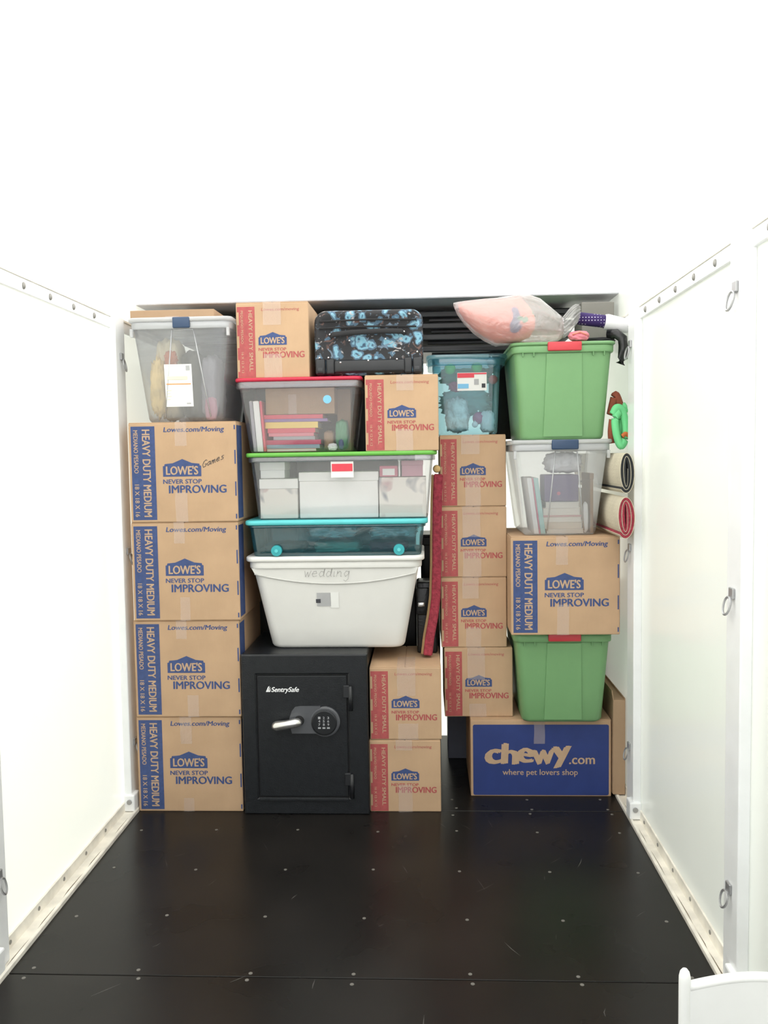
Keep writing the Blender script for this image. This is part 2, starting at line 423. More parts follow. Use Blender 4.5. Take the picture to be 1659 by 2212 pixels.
# ------------------------------------------------------------------ the container
WL, WR, YF, YB, ZC = -1.316, .876, -.35, 4.60, 2.24
fl = structure('floor')
for y0, y1 in ((YF, 1.215), (1.219, 2.408), (2.412, 3.598), (3.602, YB)):
    link('floor_sheet', box(-1.2625, .83, y0, y1, -.03, 0, .0015, 1), 'floor_ply', fl)
link('floor_bed', box(-1.35, .91, YF, YB, -.12, -.031), 'dark_steel', fl)
bm = bmesh.new(); loft(bm, [[(r * math.cos(2 * math.pi * k / 10), r * math.sin(2 * math.pi * k / 10), z) for k in range(10)] for r, z in ((.0062, 0), (.0058, .0012), (.003, .0015))])
screw_me = bpy.data.meshes.new('floor_screw'); bm.to_mesh(screw_me); bm.free(); screw_me.materials.append(MATS['floor_screw'])
rnd = random.Random(4)
cols = [-1.195, -.872, -.545, -.218, .109, .436, .765]
for yy in (3.73, 3.625, 3.565, 3.40, 3.065, 2.74, 2.435, 2.385, 2.08, 1.76):
    for cx in cols:
        if yy > 3.5 and cx < .05: continue
        s = link('floor_screw', screw_me, None, fl); s.location = (cx + rnd.uniform(-.012, .012), yy + rnd.uniform(-.01, .01), 0)
rs = random.Random(21); bm = bmesh.new()
for i in range(46):
    x, y, an, L, w = rs.uniform(-1.1, .75), rs.uniform(1.7, 3.5), rs.uniform(-.7, 1.0), rs.uniform(.015, .09), rs.uniform(.0005, .0016)
    d_ = Vector((math.sin(an), math.cos(an), 0)); n_ = Vector((d_.y, -d_.x, 0)) * w; p = Vector((x, y, .0004)); b_ = n_ * rs.uniform(-3, 3)
    bm.faces.new([bm.verts.new(q) for q in (p - n_ * .3, p + n_ * .3, p + d_ * L / 2 + n_ + b_, p + d_ * L + n_ * .2, p + d_ * L - n_ * .2, p + d_ * L / 2 - n_ + b_)])
bmesh.ops.recalc_face_normals(bm, faces=bm.faces); tag(link('scratches', bm, 'scratch', fl), kind='stuff')
def plane_obj(name, pts, mat):
    bm = bmesh.new(); bm.faces.new([bm.verts.new(p) for p in pts]); return tag(link(name, bm, mat), kind='structure')
plane_obj('wall_left', [(WL, YF, 0), (WL, YB, 0), (WL, YB, ZC), (WL, YF, ZC)], 'wall_sheet')
plane_obj('wall_right', [(WR, YB, 0), (WR, YF, 0), (WR, YF, ZC), (WR, YB, ZC)], 'wall_sheet')
plane_obj('wall_back', [(WL, YB, 0), (WR, YB, 0), (WR, YB, ZC), (WL, YB, ZC)], 'back_sheet')
plane_obj('ceiling', [(WL, YF, ZC), (WR, YF, ZC), (WR, 3.93, ZC), (WL, 3.93, ZC)], 'roof_sheet')
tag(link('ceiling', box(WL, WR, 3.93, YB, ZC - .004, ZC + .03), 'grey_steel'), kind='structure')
tag(link('ground', box(-14, 14, -16, 14, -.30, -.125), 'concrete'), kind='structure')
# kerbs with their screws
bm = bmesh.new(); bmesh.ops.create_icosphere(bm, subdivisions=2, radius=1)
dome_me = bpy.data.meshes.new('screw'); bm.to_mesh(dome_me); bm.free(); dome_me.materials.append(MATS['screw_steel'])
for side, xf, xw, s in (('left', -1.2625, WL, -1), ('right', .83, WR, 1)):
    k = structure('baseboard_' + side)
    prof = [(0, -.03), (0, .012), (.003, .015), (.010, .015), (.013, .010), (abs(xw - xf) - .006, .010), (abs(xw - xf) - .006, .052), (abs(xw - xf) - .0005, .054), (abs(xw - xf) - .0005, -.03)]
    bm = bmesh.new(); loft(bm, [[(xf + s * a, y, b) for a, b in prof] for y in (YF, YB)]); bmesh.ops.recalc_face_normals(bm, faces=bm.faces)
    link('rail', bm, 'kerb_steel', k)
    bm = bmesh.new(); rr = random.Random(7 if s < 0 else 9); y = .4
    while y < 3.5:                                        # grime lying in the corner of the kerb
        L = rr.uniform(.05, .22); w = rr.uniform(.002, .006); x0 = xf + s * .0135
        q = [(x0, y), (x0 + s * w, y + L * .3), (x0 + s * w * .6, y + L * .8), (x0, y + L)]
        bm.faces.new([bm.verts.new((a, b, .0105)) for a, b in q]); y += L + rr.uniform(0, .15)
    bmesh.ops.recalc_face_normals(bm, faces=bm.faces); tag(link('grime', bm, 'dirt', k), kind='stuff')
    for i in range(16):
        o = link('screw', dome_me, None, k); o.scale = (.003, .0075, .0075); o.location = (xw - s * .007, .30 + .2 * i + (.12 if s > 0 else .02), .032)
    # the rail along the top of the wall
    zt = 2.132 if s < 0 else 2.110
    t = structure('trim_1' if s < 0 else 'trim_2')
    link('rail', box(min(xw, xw - s * .012), max(xw, xw - s * .012), YF, YB, zt - .052, zt, .002, 1), 'white_steel', t)
    link('lip', box(min(xw, xw - s * .016), max(xw, xw - s * .016), YF, YB, zt - .006, zt + .004, .001, 1), 'kerb_steel', t)
    for i in range(17):
        o = link('bolt', dome_me, None, t); o.scale = (.006, .008, .012); o.location = (xw - s * .014, .05 + .2 * i + (.16 if s > 0 else .135), zt - .030)
# wall posts with tie-down rings
ring_bm = bmesh.new()
pr = [Vector((0, .019 * math.sin(a), -.022 - .030 * math.cos(a) * (1 if math.cos(a) > 0 else .7))) for a in [2 * math.pi * k / 20 for k in range(20)]]
rings = []
for i, p in enumerate(pr):
    t_ = (pr[(i + 1) % 20] - pr[i - 1]).normalized(); a_ = Vector((1, 0, 0)); b_ = t_.cross(a_)
    rings.append([p + a_ * .0035 * math.cos(2 * math.pi * k / 6) + b_ * .0035 * math.sin(2 * math.pi * k / 6) for k in range(6)])
loft(ring_bm, rings + [rings[0]], False, False); bmesh.ops.remove_doubles(ring_bm, verts=ring_bm.verts, dist=1e-5)
ring_me = bpy.data.meshes.new('tie_ring'); ring_bm.to_mesh(ring_me); ring_bm.free(); ring_me.materials.append(MATS['ring_steel'])
n = 3
for s, xw, ys in ((-1, WL, (3.56, 2.354, 1.15, -.05)), (1, WR, (3.50, 2.32, 1.14, -.04))):
    for y in ys:
        p = structure(f'trim_{n}', (xw, y, 0)); n += 1
        a, b = sorted((0, -s * .033))
        link('post', box(a, b, 0, .11, .012, 2.135, .004, 2), 'white_steel', p)
        a, b = sorted((0, -s * .048))
        link('foot', box(a, b, -.012, .055, .012, .085, .006, 2), 'white_steel', p)
        bm = bmesh.new(); disc_y(bm, -s * .026, -.012, .055, .011, .006, 12); bmesh.ops.recalc_face_normals(bm, faces=bm.faces)
        link('foot_bolt', bm, 'ring_steel', p)
        for z in (1.955, 1.125, .29):
            x0 = -s * .033
            a, b = sorted((x0, x0 - s * .008))
            link('ring_bracket', box(a, b, .042, .074, z - .004, z + .026, .002, 1), 'ring_steel', p)
            o = link('tie_ring', ring_me, None, p); o.location = (x0 - s * .010, .058, z); o.rotation_euler = (.25, s * .18, .12)

# ------------------------------------------------------------------ cardboard boxes
def carton_mesh(name, w, d, h, mat='cardboard'):
    bm = box(-w / 2, w / 2, 0, d, 0, h - .004, .004, 2)
    me = bpy.data.meshes.new(name); bm.normal_update(); bm.to_mesh(me); bm.free(); me.materials.append(MATS[mat]); return me
def mesh_of(name, bm, mat):
    me = bpy.data.meshes.new(name); bm.normal_update(); bm.to_mesh(me); bm.free(); me.materials.append(MATS[mat]); return me
LOGO = [(0, 0), (1, 0), (1, .27), (.965, .275), (.955, .325), (.76, .345), (.51, .45), (.26, .345), (.05, .325), (.035, .275), (0, .27)]
def logo_bm(x, z, w, y):
    bm = bmesh.new(); bm.faces.new([bm.verts.new((x + a * w, y, z + b * w)) for a, b in LOGO]); return bm
def line_mesh(name, mat, *args, **kw):
    bm = bmesh.new(); text_into(bm, *args, **kw); return mesh_of(name, bm, mat)
def kit_medium():
    w, d, h = .458, .458, .421; L = -w / 2; k = {'w': w, 'd': d, 'h': h}
    k['carton_body'] = carton_mesh('carton_body', w, d, h)
    k['print_strip'] = mesh_of('print_strip', quad_sheet([(L + .010, .010), (L + .112, .010), (L + .112, .404), (L + .010, .404)], -.0006), 'print_blue')
    k['strip_title'] = line_mesh('strip_title', 'print_tan', 'HEAVY DUTY MEDIUM', L + .058, .390, .366, .034, -.0011, .028, down=True)
    k['strip_subtitle'] = line_mesh('strip_subtitle', 'print_tan', 'MEDIANO PESADO', L + .021, .388, .180, .019, -.0011, .018, down=True)
    k['strip_size'] = line_mesh('strip_size', 'print_tan', '18 X 18 X 16', L + .021, .160, .136, .019, -.0011, .015, down=True)
    k['logo'] = mesh_of('logo', logo_bm(L + .143, .192, .163, -.0006), 'print_blue')
    k['logo_lettering'] = line_mesh('logo_lettering', 'print_tan', "LOWE'S", L + .157, .200, .135, .036, -.0011, .035)
    k['web_address'] = line_mesh('web_address', 'print_blue', 'Lowes.com/Moving', L + .150, .379, .257, .021, -.0006, .028, shear=.15)
    k['slogan'] = line_mesh('slogan', 'print_blue', 'NEVER STOP', L + .143, .162, .163, .019, -.0006, .028)
    k['slogan_end'] = line_mesh('slogan_end', 'print_blue', 'IMPROVING', L + .167, .122, .243, .034, -.0006, .032)
    bm = bmesh.new()
    for a, b in ((.386, .404), (.242, .300), (.108, .168), (.012, .032)):
        bm.faces.new([bm.verts.new(p) for p in ((-L - .010, -.0006, a), (-L - .0045, -.0006, a), (-L - .0045, -.0006, b), (-L - .010, -.0006, b))])
    bm.faces.new([bm.verts.new((-L + .0006, y, z)) for y, z in ((.0045, .012), (.10, .012), (.10, .404), (.0045, .404))])
    k['edge_print'] = mesh_of('edge_print', bm, 'print_blue')
    return k
def kit_small():
    w, d, h = .305, .405, .316; L = -w / 2; k = {'w': w, 'd': d, 'h': h}
    k['carton_body'] = carton_mesh('carton_body', w, d, h)
    pts = [(L + .0045, .004), (L + .079, .004), (L + .079, .297), (L + .0045, .297)]
    for a, b in ((.275, .222), (.176, .127), (.077, .028)): pts += [(L + .0045, a), (L + .012, a), (L + .012, b), (L + .0045, b)]
    k['print_strip'] = mesh_of('print_strip', quad_sheet(pts, -.0006), 'print_red')
    k['strip_title'] = line_mesh('strip_title', 'print_tan', 'HEAVY DUTY SMALL', L + .053, .281, .252, .0165, -.0011, .012, down=True)
    k['strip_subtitle'] = line_mesh('strip_subtitle', 'print_tan', 'PEQUEÑO PESADO', L + .020, .281, .137, .010, -.0011, .0, down=True)
    k['strip_size'] = line_mesh('strip_size', 'print_tan', '16 X 12 X 12', L + .020, .109, .087, .010, -.0011, .0, down=True)
    k['logo'] = mesh_of('logo', logo_bm(L + .093, .137, .119, -.0006), 'print_blue')
    k['logo_lettering'] = line_mesh('logo_lettering', 'print_tan', "LOWE'S", L + .103, .143, .099, .0265, -.0011, .035)
    k['web_address'] = line_mesh('web_address', 'print_red', 'Lowes.com/moving', L + .107, .279, .160, .0125, -.0006, .0, shear=.1)
    k['slogan'] = line_mesh('slogan', 'print_red', 'NEVER STOP', L + .093, .1135, .116, .0125, -.0006, .025)
    k['slogan_end'] = line_mesh('slogan_end', 'print_red', 'IMPROVING', L + .112, .084, .173, .0265, -.0006, .032)
    return k
MED, SML = kit_medium(), kit_small()
rnd = random.Random(11)
def flaps(t, w, d, h, mat='cardboard'):
    for s in (-1, 1):
        a, b = sorted((s * .002, s * (w / 2 - .002)))
        link('flap', box(a, b, .002, d - .002, h - .0042, h - .0008, .0010, 1), mat, t)
def tape_strip(t, x, w, y, z0, z1, seed):
    """clear packing tape down the front of a box, very slightly wrinkled"""
    bm = bmesh.new(); n = max(3, int((z1 - z0) / .008)); R_ = []
    for i in range(n + 1):
        z = z0 + (z1 - z0) * i / n; row = []
        for j in range(5):
            u = j / 4 - .5
            row.append(bm.verts.new((x + u * w * (1 + .03 * noise.noise((seed, z * 30, 0))) + .002 * noise.noise((seed, 3, z * 18)), y - .0012 - .0016 * max(0, noise.noise((u * 2.2, z * 16, seed * 3.3))), z)))
        R_.append(row)
    for a, b in zip(R_, R_[1:]):
        for i in range(4): bm.faces.new((a[i], a[i + 1], b[i + 1], b[i]))
    return link('tape', bm, 'tape', t, True)
def carton(kit, label, group, l, r, py, Y, z, rz=0., tapes=(), sx=1.):
    x0, x1 = XR(l, r, py, Y)
    t = thing('moving_box', label, 'box', ((x0 + x1) / 2 if sx == 1. else x0 + kit['w'] * sx / 2, Y, z), rz, group); t.scale = (sx, 1, 1)
    for nme, me in kit.items():
        if nme not in ('w', 'd', 'h'): link(nme, me, None, t)
    flaps(t, kit['w'], kit['d'], kit['h'])
    for i, (x, wd, a, b) in enumerate(tapes): tape_strip(t, x, wd, -.0008, a, b, rnd.random() * 9)
    x, wd = tapes[0][:2] if tapes else (0, .05)
    link('tape', quad_to_top(x, wd, kit['d'] * .45, kit['h']), 'tape', t)
    return t
def quad_to_top(x, w, d, h):
    bm = bmesh.new(); bm.faces.new([bm.verts.new(p) for p in ((x - w / 2, .002, h - .0004), (x + w / 2, .002, h - .0004), (x + w / 2, d, h - .0004), (x - w / 2, d, h - .0004))]); return bm
GM, GS = 'medium moving boxes with blue print', 'small moving boxes with red print'
hm, hs = MED['h'], SML['h']
YL = 3.575
carton(MED, 'medium brown moving box with blue print standing on the floor, lowest of the left stack', GM, 299, 522, 1650, YL + .01, 0, .004, [(-.012, .05, .30, .42), (-.008, .045, .0, .06)])
carton(MED, 'medium brown moving box with blue print, second from the floor in the left stack', GM, 290, 520, 1441, YL, hm, -.004, [(-.02, .046, .34, .42), (.022, .048, .0, .095)])
carton(MED, 'medium brown moving box with blue print, third from the floor in the left stack', GM, 284, 519, 1228, YL - .01, 2 * hm, .002, [(-.022, .046, .33, .42), (-.006, .042, .0, .10)])
m4 = carton(MED, 'medium brown moving box with handwriting in its upper corner, topmost box of the left stack', GM, 279, 513, 1015, YL - .015, 3 * hm, -.002, [(-.006, .050, .32, .42), (-.010, .052, .0, .125)])
link('handwriting', handwriting('Games', .080, .225, .030, -.0012, .0022, .42), 'ink', m4)
ZG = .351
carton(MED, 'medium brown moving box with blue print between a clear tote and a green tote', GM, 1106, 1337, 1261, 3.63, ZG + .406, .0, [(-.014, .050, .30, .42), (-.010, .050, .0, .13)])
carton(SML, 'small brown moving box with red print standing on the floor beside the safe', GS, 799, 952, 1674, 3.59, 0, .0, [(-.004, .07, .27, .316), (.0, .06, .0, .12)])
carton(SML, 'small brown moving box with red print, upper of two beside the safe', GS, 799, 953, 1511, 3.59, hs + .0005, .004, [(.004, .078, .19, .316), (.010, .085, .0, .07)])
for i, (l, r, py, word, tp) in enumerate(((961, 1107, 1473, 'small brown moving box with red print, lowest of the four stacked beside the green totes', [(-.010, .078, .17, .316), (-.005, .075, .0, .06)]),
        (953, 1098, 1320, 'small brown moving box with red print, second lowest of four under the blue tote', [(-.015, .075, .22, .316), (-.002, .07, .0, .09)]),
        (952, 1096, 1168, 'small brown moving box with red print, third of four counted up from the lowest', [(-.010, .082, .18, .316), (-.008, .085, .0, .12)]),
        (950, 1094, 1011, 'small brown moving box with red print directly beneath the blue ornament tote', [(-.010, .085, .23, .316), (.0, .07, .0, .14)]))):
    carton(SML, word, GS, l, r, py, 3.80, ZG + i * (hs + .0003), (.0, .0, .0, .0)[i], tp, (1., .955, .955, .955)[i])

ZRED = 1.862
carton(SML, 'small brown moving box with red print on the red tote lid, nearest the ceiling', GS, 514, 664, 735, 3.60, ZRED, .0, [(.0, .075, .22, .316), (.0, .075, .0, .10)])
ZGL = 1.548
carton(SML, 'small brown moving box with red print on the green tote lid under the suitcase', GS, 791, 945, 896, 3.58, ZGL, .0, [(.015, .07, .25, .316), (.010, .07, .0, .09)])

# pet supply carton
t = thing('pet_supply_box', 'wide blue printed shipping box on the floor under the lower green tote', 'box', (P(1168, 1640, 3.763).x, 3.763, 0), .0)
cw, chh, cdp = .622, ZG, .42
link('carton_body', carton_mesh('carton_body', cw, cdp, chh), None, t)
flaps(t, cw, cdp, chh)
ring = [(a, c) for a, b, c in [(p[0], 0, p[1] + .0) for p in rrect(0, .166, cw - .022, chh - .030, .008, 0, 3)]]
link('print_panel', quad_sheet(ring, -.0006), 'print_navy', t)
bm = bmesh.new(); L = -cw / 2
for ch, a, wd, dz, rot in (('c', .070, .064, 0, -.06), ('h', .144, .064, -.002, .05), ('e', .212, .064, .006, .16), ('w', .276, .092, -.002, -.04), ('y', .368, .074, .014, -.06)):
    b2 = bmesh.new(); text_into(b2, ch, L + a, .150 + dz, wd, .098 if ch != 'h' else .095, -.0011, .05)
    M = Matrix.Translation((L + a + wd / 2, 0, .185)) @ Matrix.Rotation(rot, 4, 'Y') @ Matrix.Translation((-L - a - wd / 2, 0, -.185))
    append(bm, b2, M)
text_into(bm, '.com', L + .437, .148, .112, .044, -.0011, .02)
text_into(bm, 'where pet lovers shop', L + .142, .098, .332, .027, -.0011, .010)
link('lettering', bm, 'print_tan', t)
tape_strip(t, -.005, .048, -.0016, .24, .345, 4.4)

# narrow carton by the right wall, a carton hidden behind the green tote, a flat carton on the clear tote
t = thing('narrow_carton', 'tall narrow brown carton between the blue box and the right wall', 'box', (.8145, 3.745, .016), 0)
w = .054
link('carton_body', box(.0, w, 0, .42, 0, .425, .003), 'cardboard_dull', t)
bm = bmesh.new(); loft(bm, [[(w - .004, .003, .425), (w, .003, .425), (w, .417, .425), (w - .004, .417, .425)], [(w - .004, .003, .432), (w, .003, .432), (w, .417, .432), (w - .004, .417, .432)]]); link('flap', bm, 'cardboard_dull', t)
bm = bmesh.new(); loft(bm, [[(0, .003, .425), (.004, .003, .425), (.004, .417, .425), (0, .417, .425)], [(-.006, .003, .468), (-.002, .003, .468), (-.002, .417, .468), (-.006, .417, .468)]]); bmesh.ops.recalc_face_normals(bm, faces=bm.faces)
link('flap', bm, 'cardboard_dull', t)
bm = bmesh.new(); loft(bm, [[(.0, .41, .425), (w, .41, .425), (w, .414, .425), (.0, .414, .425)], [(.0, .413, .475), (w - .01, .413, .475), (w - .01, .417, .475), (.0, .417, .475)]]); bmesh.ops.recalc_face_normals(bm, faces=bm.faces)
link('flap', bm, 'cardboard_dull', t)
t = thing('upright_carton', 'brown and blue carton standing behind the lower green tote by the right wall', 'box', (P(1338, 1420, 4.22).x, 4.22, 0), 0)
link('carton_body', box(-.34, .0, 0, .32, 0, .86, .003), 'cardboard', t)
link('print_strip', quad_sheet([(-.045, .30), (-.004, .30), (-.004, .85), (-.045, .85)], -.0006), 'print_blue', t)
flaps_t = link('flap', box(-.338, -.002, .002, .318, .86, .864), 'cardboard', t)
t = thing('grey_crate', 'grey lilac crate standing on the floor behind the blue shipping box', 'crate', (P(986, 1600, 4.24).x, 4.24, 0), 0)
link('crate_body', box(-.042, .24, 0, .20, .0, .58, .004), 'grey_lilac', t); link('crate_lid', box(-.046, .244, -.004, .204, .58, .62, .004), 'dark_steel', t)

# ------------------------------------------------------------------ lidded totes
def shell(w0, d0, w1, d1, h, r=.03, n=6, bottom=True, yo=.0):
    """tapered tub, front rim edge at y = 0"""
    bm = bmesh.new(); rings = []; cy = d1 / 2
    for f, k in ((0, .93), (.015, .975), (.04, 1.0), (.25, None), (.5, None), (.75, None), (1, None)):
        g = f
        w = w0 + (w1 - w0) * g; d = d0 + (d1 - d0) * g; s = k or 1
        rings.append(rrect(0, cy, w - (1 - s) * .25, d - (1 - s) * .25, r, h * f, n))
    loft(bm, rings, bottom, False); bmesh.ops.recalc_face_normals(bm, faces=bm.faces)
    return bm
def band(w, d, cy, z0, z1, out, r=.03, bev=.004, n=6, cap=True):
    """solid rounded slab / lid with softened edges"""
    bm = bmesh.new(); W, D = w + 2 * out, d + 2 * out
    loft(bm, [rrect(0, cy, W - 2 * bev, D - 2 * bev, r, z0, n), rrect(0, cy, W, D, r + bev, z0 + bev, n), rrect(0, cy, W, D, r + bev, z1 - bev, n), rrect(0, cy, W - 2 * bev, D - 2 * bev, r, z1, n)], cap, cap)
    bmesh.ops.recalc_face_normals(bm, faces=bm.faces); return bm
def collar(w, d, cy, z0, z1, out, r=.03, n=6):
    """hollow rim round the mouth of a tub"""
    bm = bmesh.new()
    rg = [rrect(0, cy, w + 2 * a, d + 2 * a, r + a, z, n) for a, z in ((0, z0), (out, z0), (out + .002, z0 + .004), (out + .002, z1 - .003), (out, z1), (-.002, z1), (-.002, z0))]
    loft(bm, rg + [rg[0]], False, False); bmesh.ops.remove_doubles(bm, verts=bm.verts, dist=1e-5)
    bmesh.ops.recalc_face_normals(bm, faces=bm.faces); return bm
def tote(name, label, l, r, py, Y, z, h, depth, taper, mat, lidmat, lid_h, rim_h=.02, rim_out=.010, group=None, rz=0., lid_out=.012, rad=.03, rimmat=None, dtaper=None):
    x0, x1 = XR(l, r, py, Y); W = x1 - x0
    t = thing(name, label, 'tote', ((x0 + x1) / 2, Y, z), rz, group)
    w1 = W - 2 * lid_out; d1 = depth - 2 * lid_out
    t['w1'] = w1
    dt = taper if dtaper is None else dtaper
    hb = h - lid_h
    b = shell(w1 - 2 * taper, d1 - 2 * dt, w1, d1, hb, rad)
    bmesh.ops.translate(b, verts=b.verts, vec=(0, lid_out, 0))
    body = link('tub', b, mat, t, True)
    c = collar(w1, d1, lid_out + d1 / 2, hb - rim_h, hb, rim_out, rad)
    link('rim', c, rimmat or mat, t, True)
    link('lid', band(w1, d1, lid_out + d1 / 2, hb + .0005, h, lid_out, rad), lidmat, t, True)
    t['h'] = h
    return t, w1, d1, hb
def front_y(z, hb, dt, lid_out=.012): return lid_out + dt * (1 - z / hb)
def latch(t, cx, w, h, mat, drop, y=-.004):
    bm = bmesh.new(); add_box(bm, cx - w / 2, cx + w / 2, y, y + .014, h - drop, h - .0005, .005, 3)
    return link('latch', bm, mat, t, True)

# grey tote
t, w1, d1, hb = tote('storage_tote', 'large pale grey tote with pencilled word standing on the black safe', 530, 918, 1300, 3.585, .696, .411, .46, .072, 'grey_tote', 'grey_tote', .022, .03, .006, lid_out=.020, rad=.045)
bm = bmesh.new(); n = 26
def gy(z): return front_y(z, hb, .072, .020)
low = [(u_ * (w1 - .035), .292 + .045 * 4 * u_ * u_) for u_ in [i / n - .5 for i in range(n + 1)]]
top_ = [(u_ * (w1 - .012), hb - .028) for u_ in [i / n - .5 for i in range(n + 1)]]
A = [[bm.verts.new((x, gy(z) - .005, z)) for x, z in row] for row in (low, top_)]
B = [[bm.verts.new((x, gy(z) + .002, z)) for x, z in ((x, z - .002) for x, z in low)]]
for i in range(n):
    bm.faces.new((A[0][i], A[0][i + 1], A[1][i + 1], A[1][i])); bm.faces.new((B[0][i], B[0][i + 1], A[0][i + 1], A[0][i]))
link('neck_panel', bm, 'grey_tote', t)
bm = bmesh.new(); tube(bm, [(x, gy(z) - .0035, z - .001) for x, z in low], .004, 6); link('swoop_rib', bm, 'grey_tote_rib', t, True)
hw = handwriting('wedding', -.132, .322, .046, gy(.335) - .0090, .0019); link('handwriting', hw, 'pencil', t)
def sticker(t, x0, x1, z0, z1, yf, mat, name='sticker', r=.0, th=.0012):
    """paper sticker lying on a sloping tote front; yf(z) gives the front surface"""
    bm = bmesh.new(); e = .0012
    f = [bm.verts.new((x, yf(z) - e, z)) for x, z in ((x0, z0), (x1, z0), (x1, z1), (x0, z1))]; bm.faces.new(f)
    g = [bm.verts.new((x, yf(z) - e - th, z)) for x, z in ((x0, z0), (x1, z0), (x1, z1), (x0, z1))]; bm.faces.new(g)
    for i in range(4): bm.faces.new((f[i], f[(i + 1) % 4], g[(i + 1) % 4], g[i]))
    bmesh.ops.recalc_face_normals(bm, faces=bm.faces);
    return link(name, bm, mat, t)
s_ = sticker(t, -.082, -.022, .190, .250, gy, 'label_grey'); tag(s_, None)
s_ = sticker(t, -.024, .012, .182, .252, gy, 'paper')
s_ = sticker(t, -.086, -.066, .205, .222, lambda z: gy(z) - .0014, 'ink')

# teal underbed tote with wheels
ZT = 1.107
t, w1, d1, hb = tote('underbed_tote', 'flat see-through teal tote with bright teal lid and wheels', 527, 925, 1160, 3.575, ZT, .155, .43, .014, 'clear_teal', 'lid_teal', .020, .012, .004, lid_out=.016, rad=.035)
for px_ in (597, 862):
    x = P(px_, 1193, 3.585).x - t.location.x
    bm = bmesh.new(); disc_y(bm, x, .024, .026, .0235, .014, 24); bmesh.ops.recalc_face_normals(bm, faces=bm.faces)
    wl = link('wheel', bm, 'teal_wheel', t)
    bm = bmesh.new(); disc_y(bm, x, .0102, .026, .008, .004, 12); bmesh.ops.recalc_face_normals(bm, faces=bm.faces); link('hub', bm, 'lid_teal', wl)
inside_args = (t, w1, d1, hb, .014, .016)

CLAMP = [None]
def inside(t, w1, d1, hb, taper, lid_out, dt=None):
    """room inside a tub: things placed next are kept within it"""
    dt = taper if dt is None else dt
    hw = w1 / 2 - taper - .006
    CLAMP[0] = (t.location.x - hw, t.location.x + hw, t.location.y + lid_out + dt + .005, t.location.y + lid_out + d1 - dt - .006, t.location.z + .004, t.location.z + hb - .004)
def stuffing(name, label, cat, bm, mat, group=None):
    return tag(link(name, bm, mat, None, True), label, cat, group)
def blob_px(name, label, cat, l, t_, r, b, Y, dy, mat, amp=.2, freq=4, seed=0, sq=.5, group=None, sub=4):
    a = P(l, b, Y); c = P(r, t_, Y)
    cx, cz = (a.x + c.x) / 2, (a.z + c.z) / 2; sx, sz = (c.x - a.x) / 2, (c.z - a.z) / 2
    bm = blob(0, 0, sz, sx, dy, sz, amp, freq, sub, seed, sq)
    zz = min(v.co.z for v in bm.verts); bmesh.ops.translate(bm, verts=bm.verts, vec=(0, 0, -zz))
    o = link(name, bm, mat, None, True); o.location = (cx, Y + dy, a.z)
    if CLAMP[0]:
        c_ = CLAMP[0]
        for ax, lo, hi in ((0, c_[0], c_[1]), (1, c_[2], c_[3])):
            mn = min(v.co[ax] for v in o.data.vertices); mx = max(v.co[ax] for v in o.data.vertices)
            k = min(1, (hi - lo) / (mx - mn))
            for v in o.data.vertices: v.co[ax] *= k
            p = o.location[ax]; p = max(p, lo - mn * k); p = min(p, hi - mx * k); o.location[ax] = p
    return tag(o, label, cat, group)
inside(*inside_args)
def wrapped(o, seed):
    """creased clear plastic round a folded bundle, as a part of it"""
    vs_ = [v.co for v in o.data.vertices]; lo = [min(v[i] for v in vs_) for i in range(3)]; hi = [max(v[i] for v in vs_) for i in range(3)]
    bm = blob((lo[0] + hi[0]) / 2, (lo[1] + hi[1]) / 2 - .006, (lo[2] + hi[2]) / 2, (hi[0] - lo[0]) / 2 * 1.02, (hi[1] - lo[1]) / 2 * 1.02, (hi[2] - lo[2]) / 2 * 1.02, .06, 6, 4, seed, .85)
    for v in bm.verts: v.co.y += .004 * noise.noise(v.co * 45)
    link('wrapping', bm, 'wrap', o, True)
bed = 'folded things in the teal tote'
def seat(o, z):
    o.location.z = z
    if CLAMP[0]:
        mx = max(v.co.z for v in o.data.vertices)
        if z + mx > CLAMP[0][5]:
            k = max(.3, (CLAMP[0][5] - z) / mx)
            for v in o.data.vertices: v.co.z *= k
    return o
seat(blob_px('fabric_bundle', 'dark green folded fabric at the bottom of the teal tote', 'fabric', 670, 1170, 783, 1197, 3.66, .10, 'sage_cloth', .15, 4, 1, .7, bed), ZT + .004)
seat(blob_px('fabric_bundle', 'wine red folded fabric at the bottom of the teal tote', 'fabric', 790, 1170, 885, 1197, 3.66, .10, 'wine_cloth', .12, 4, 2, .7, bed), ZT + .004)
seat(blob_px('fabric_bundle', 'dark blue folded fabric at the left of the teal tote', 'fabric', 562, 1172, 662, 1197, 3.66, .10, 'dark_cloth', .12, 4, 3, .7, bed), ZT + .004)
o = blob_px('fabric_bundle', 'white fabric in glossy wrapping near the top of the teal tote', 'fabric', 655, 1133, 778, 1165, 3.65, .11, 'white_cloth', .14, 3, 4, .7, bed); seat(o, ZT + .068); wrapped(o, 6)
o = blob_px('fabric_bundle', 'white and grey wrapped fabric at the right of the teal tote', 'fabric', 800, 1133, 912, 1165, 3.65, .11, 'white_cloth', .2, 4, 5, .7, bed); seat(o, ZT + .068); wrapped(o, 7)

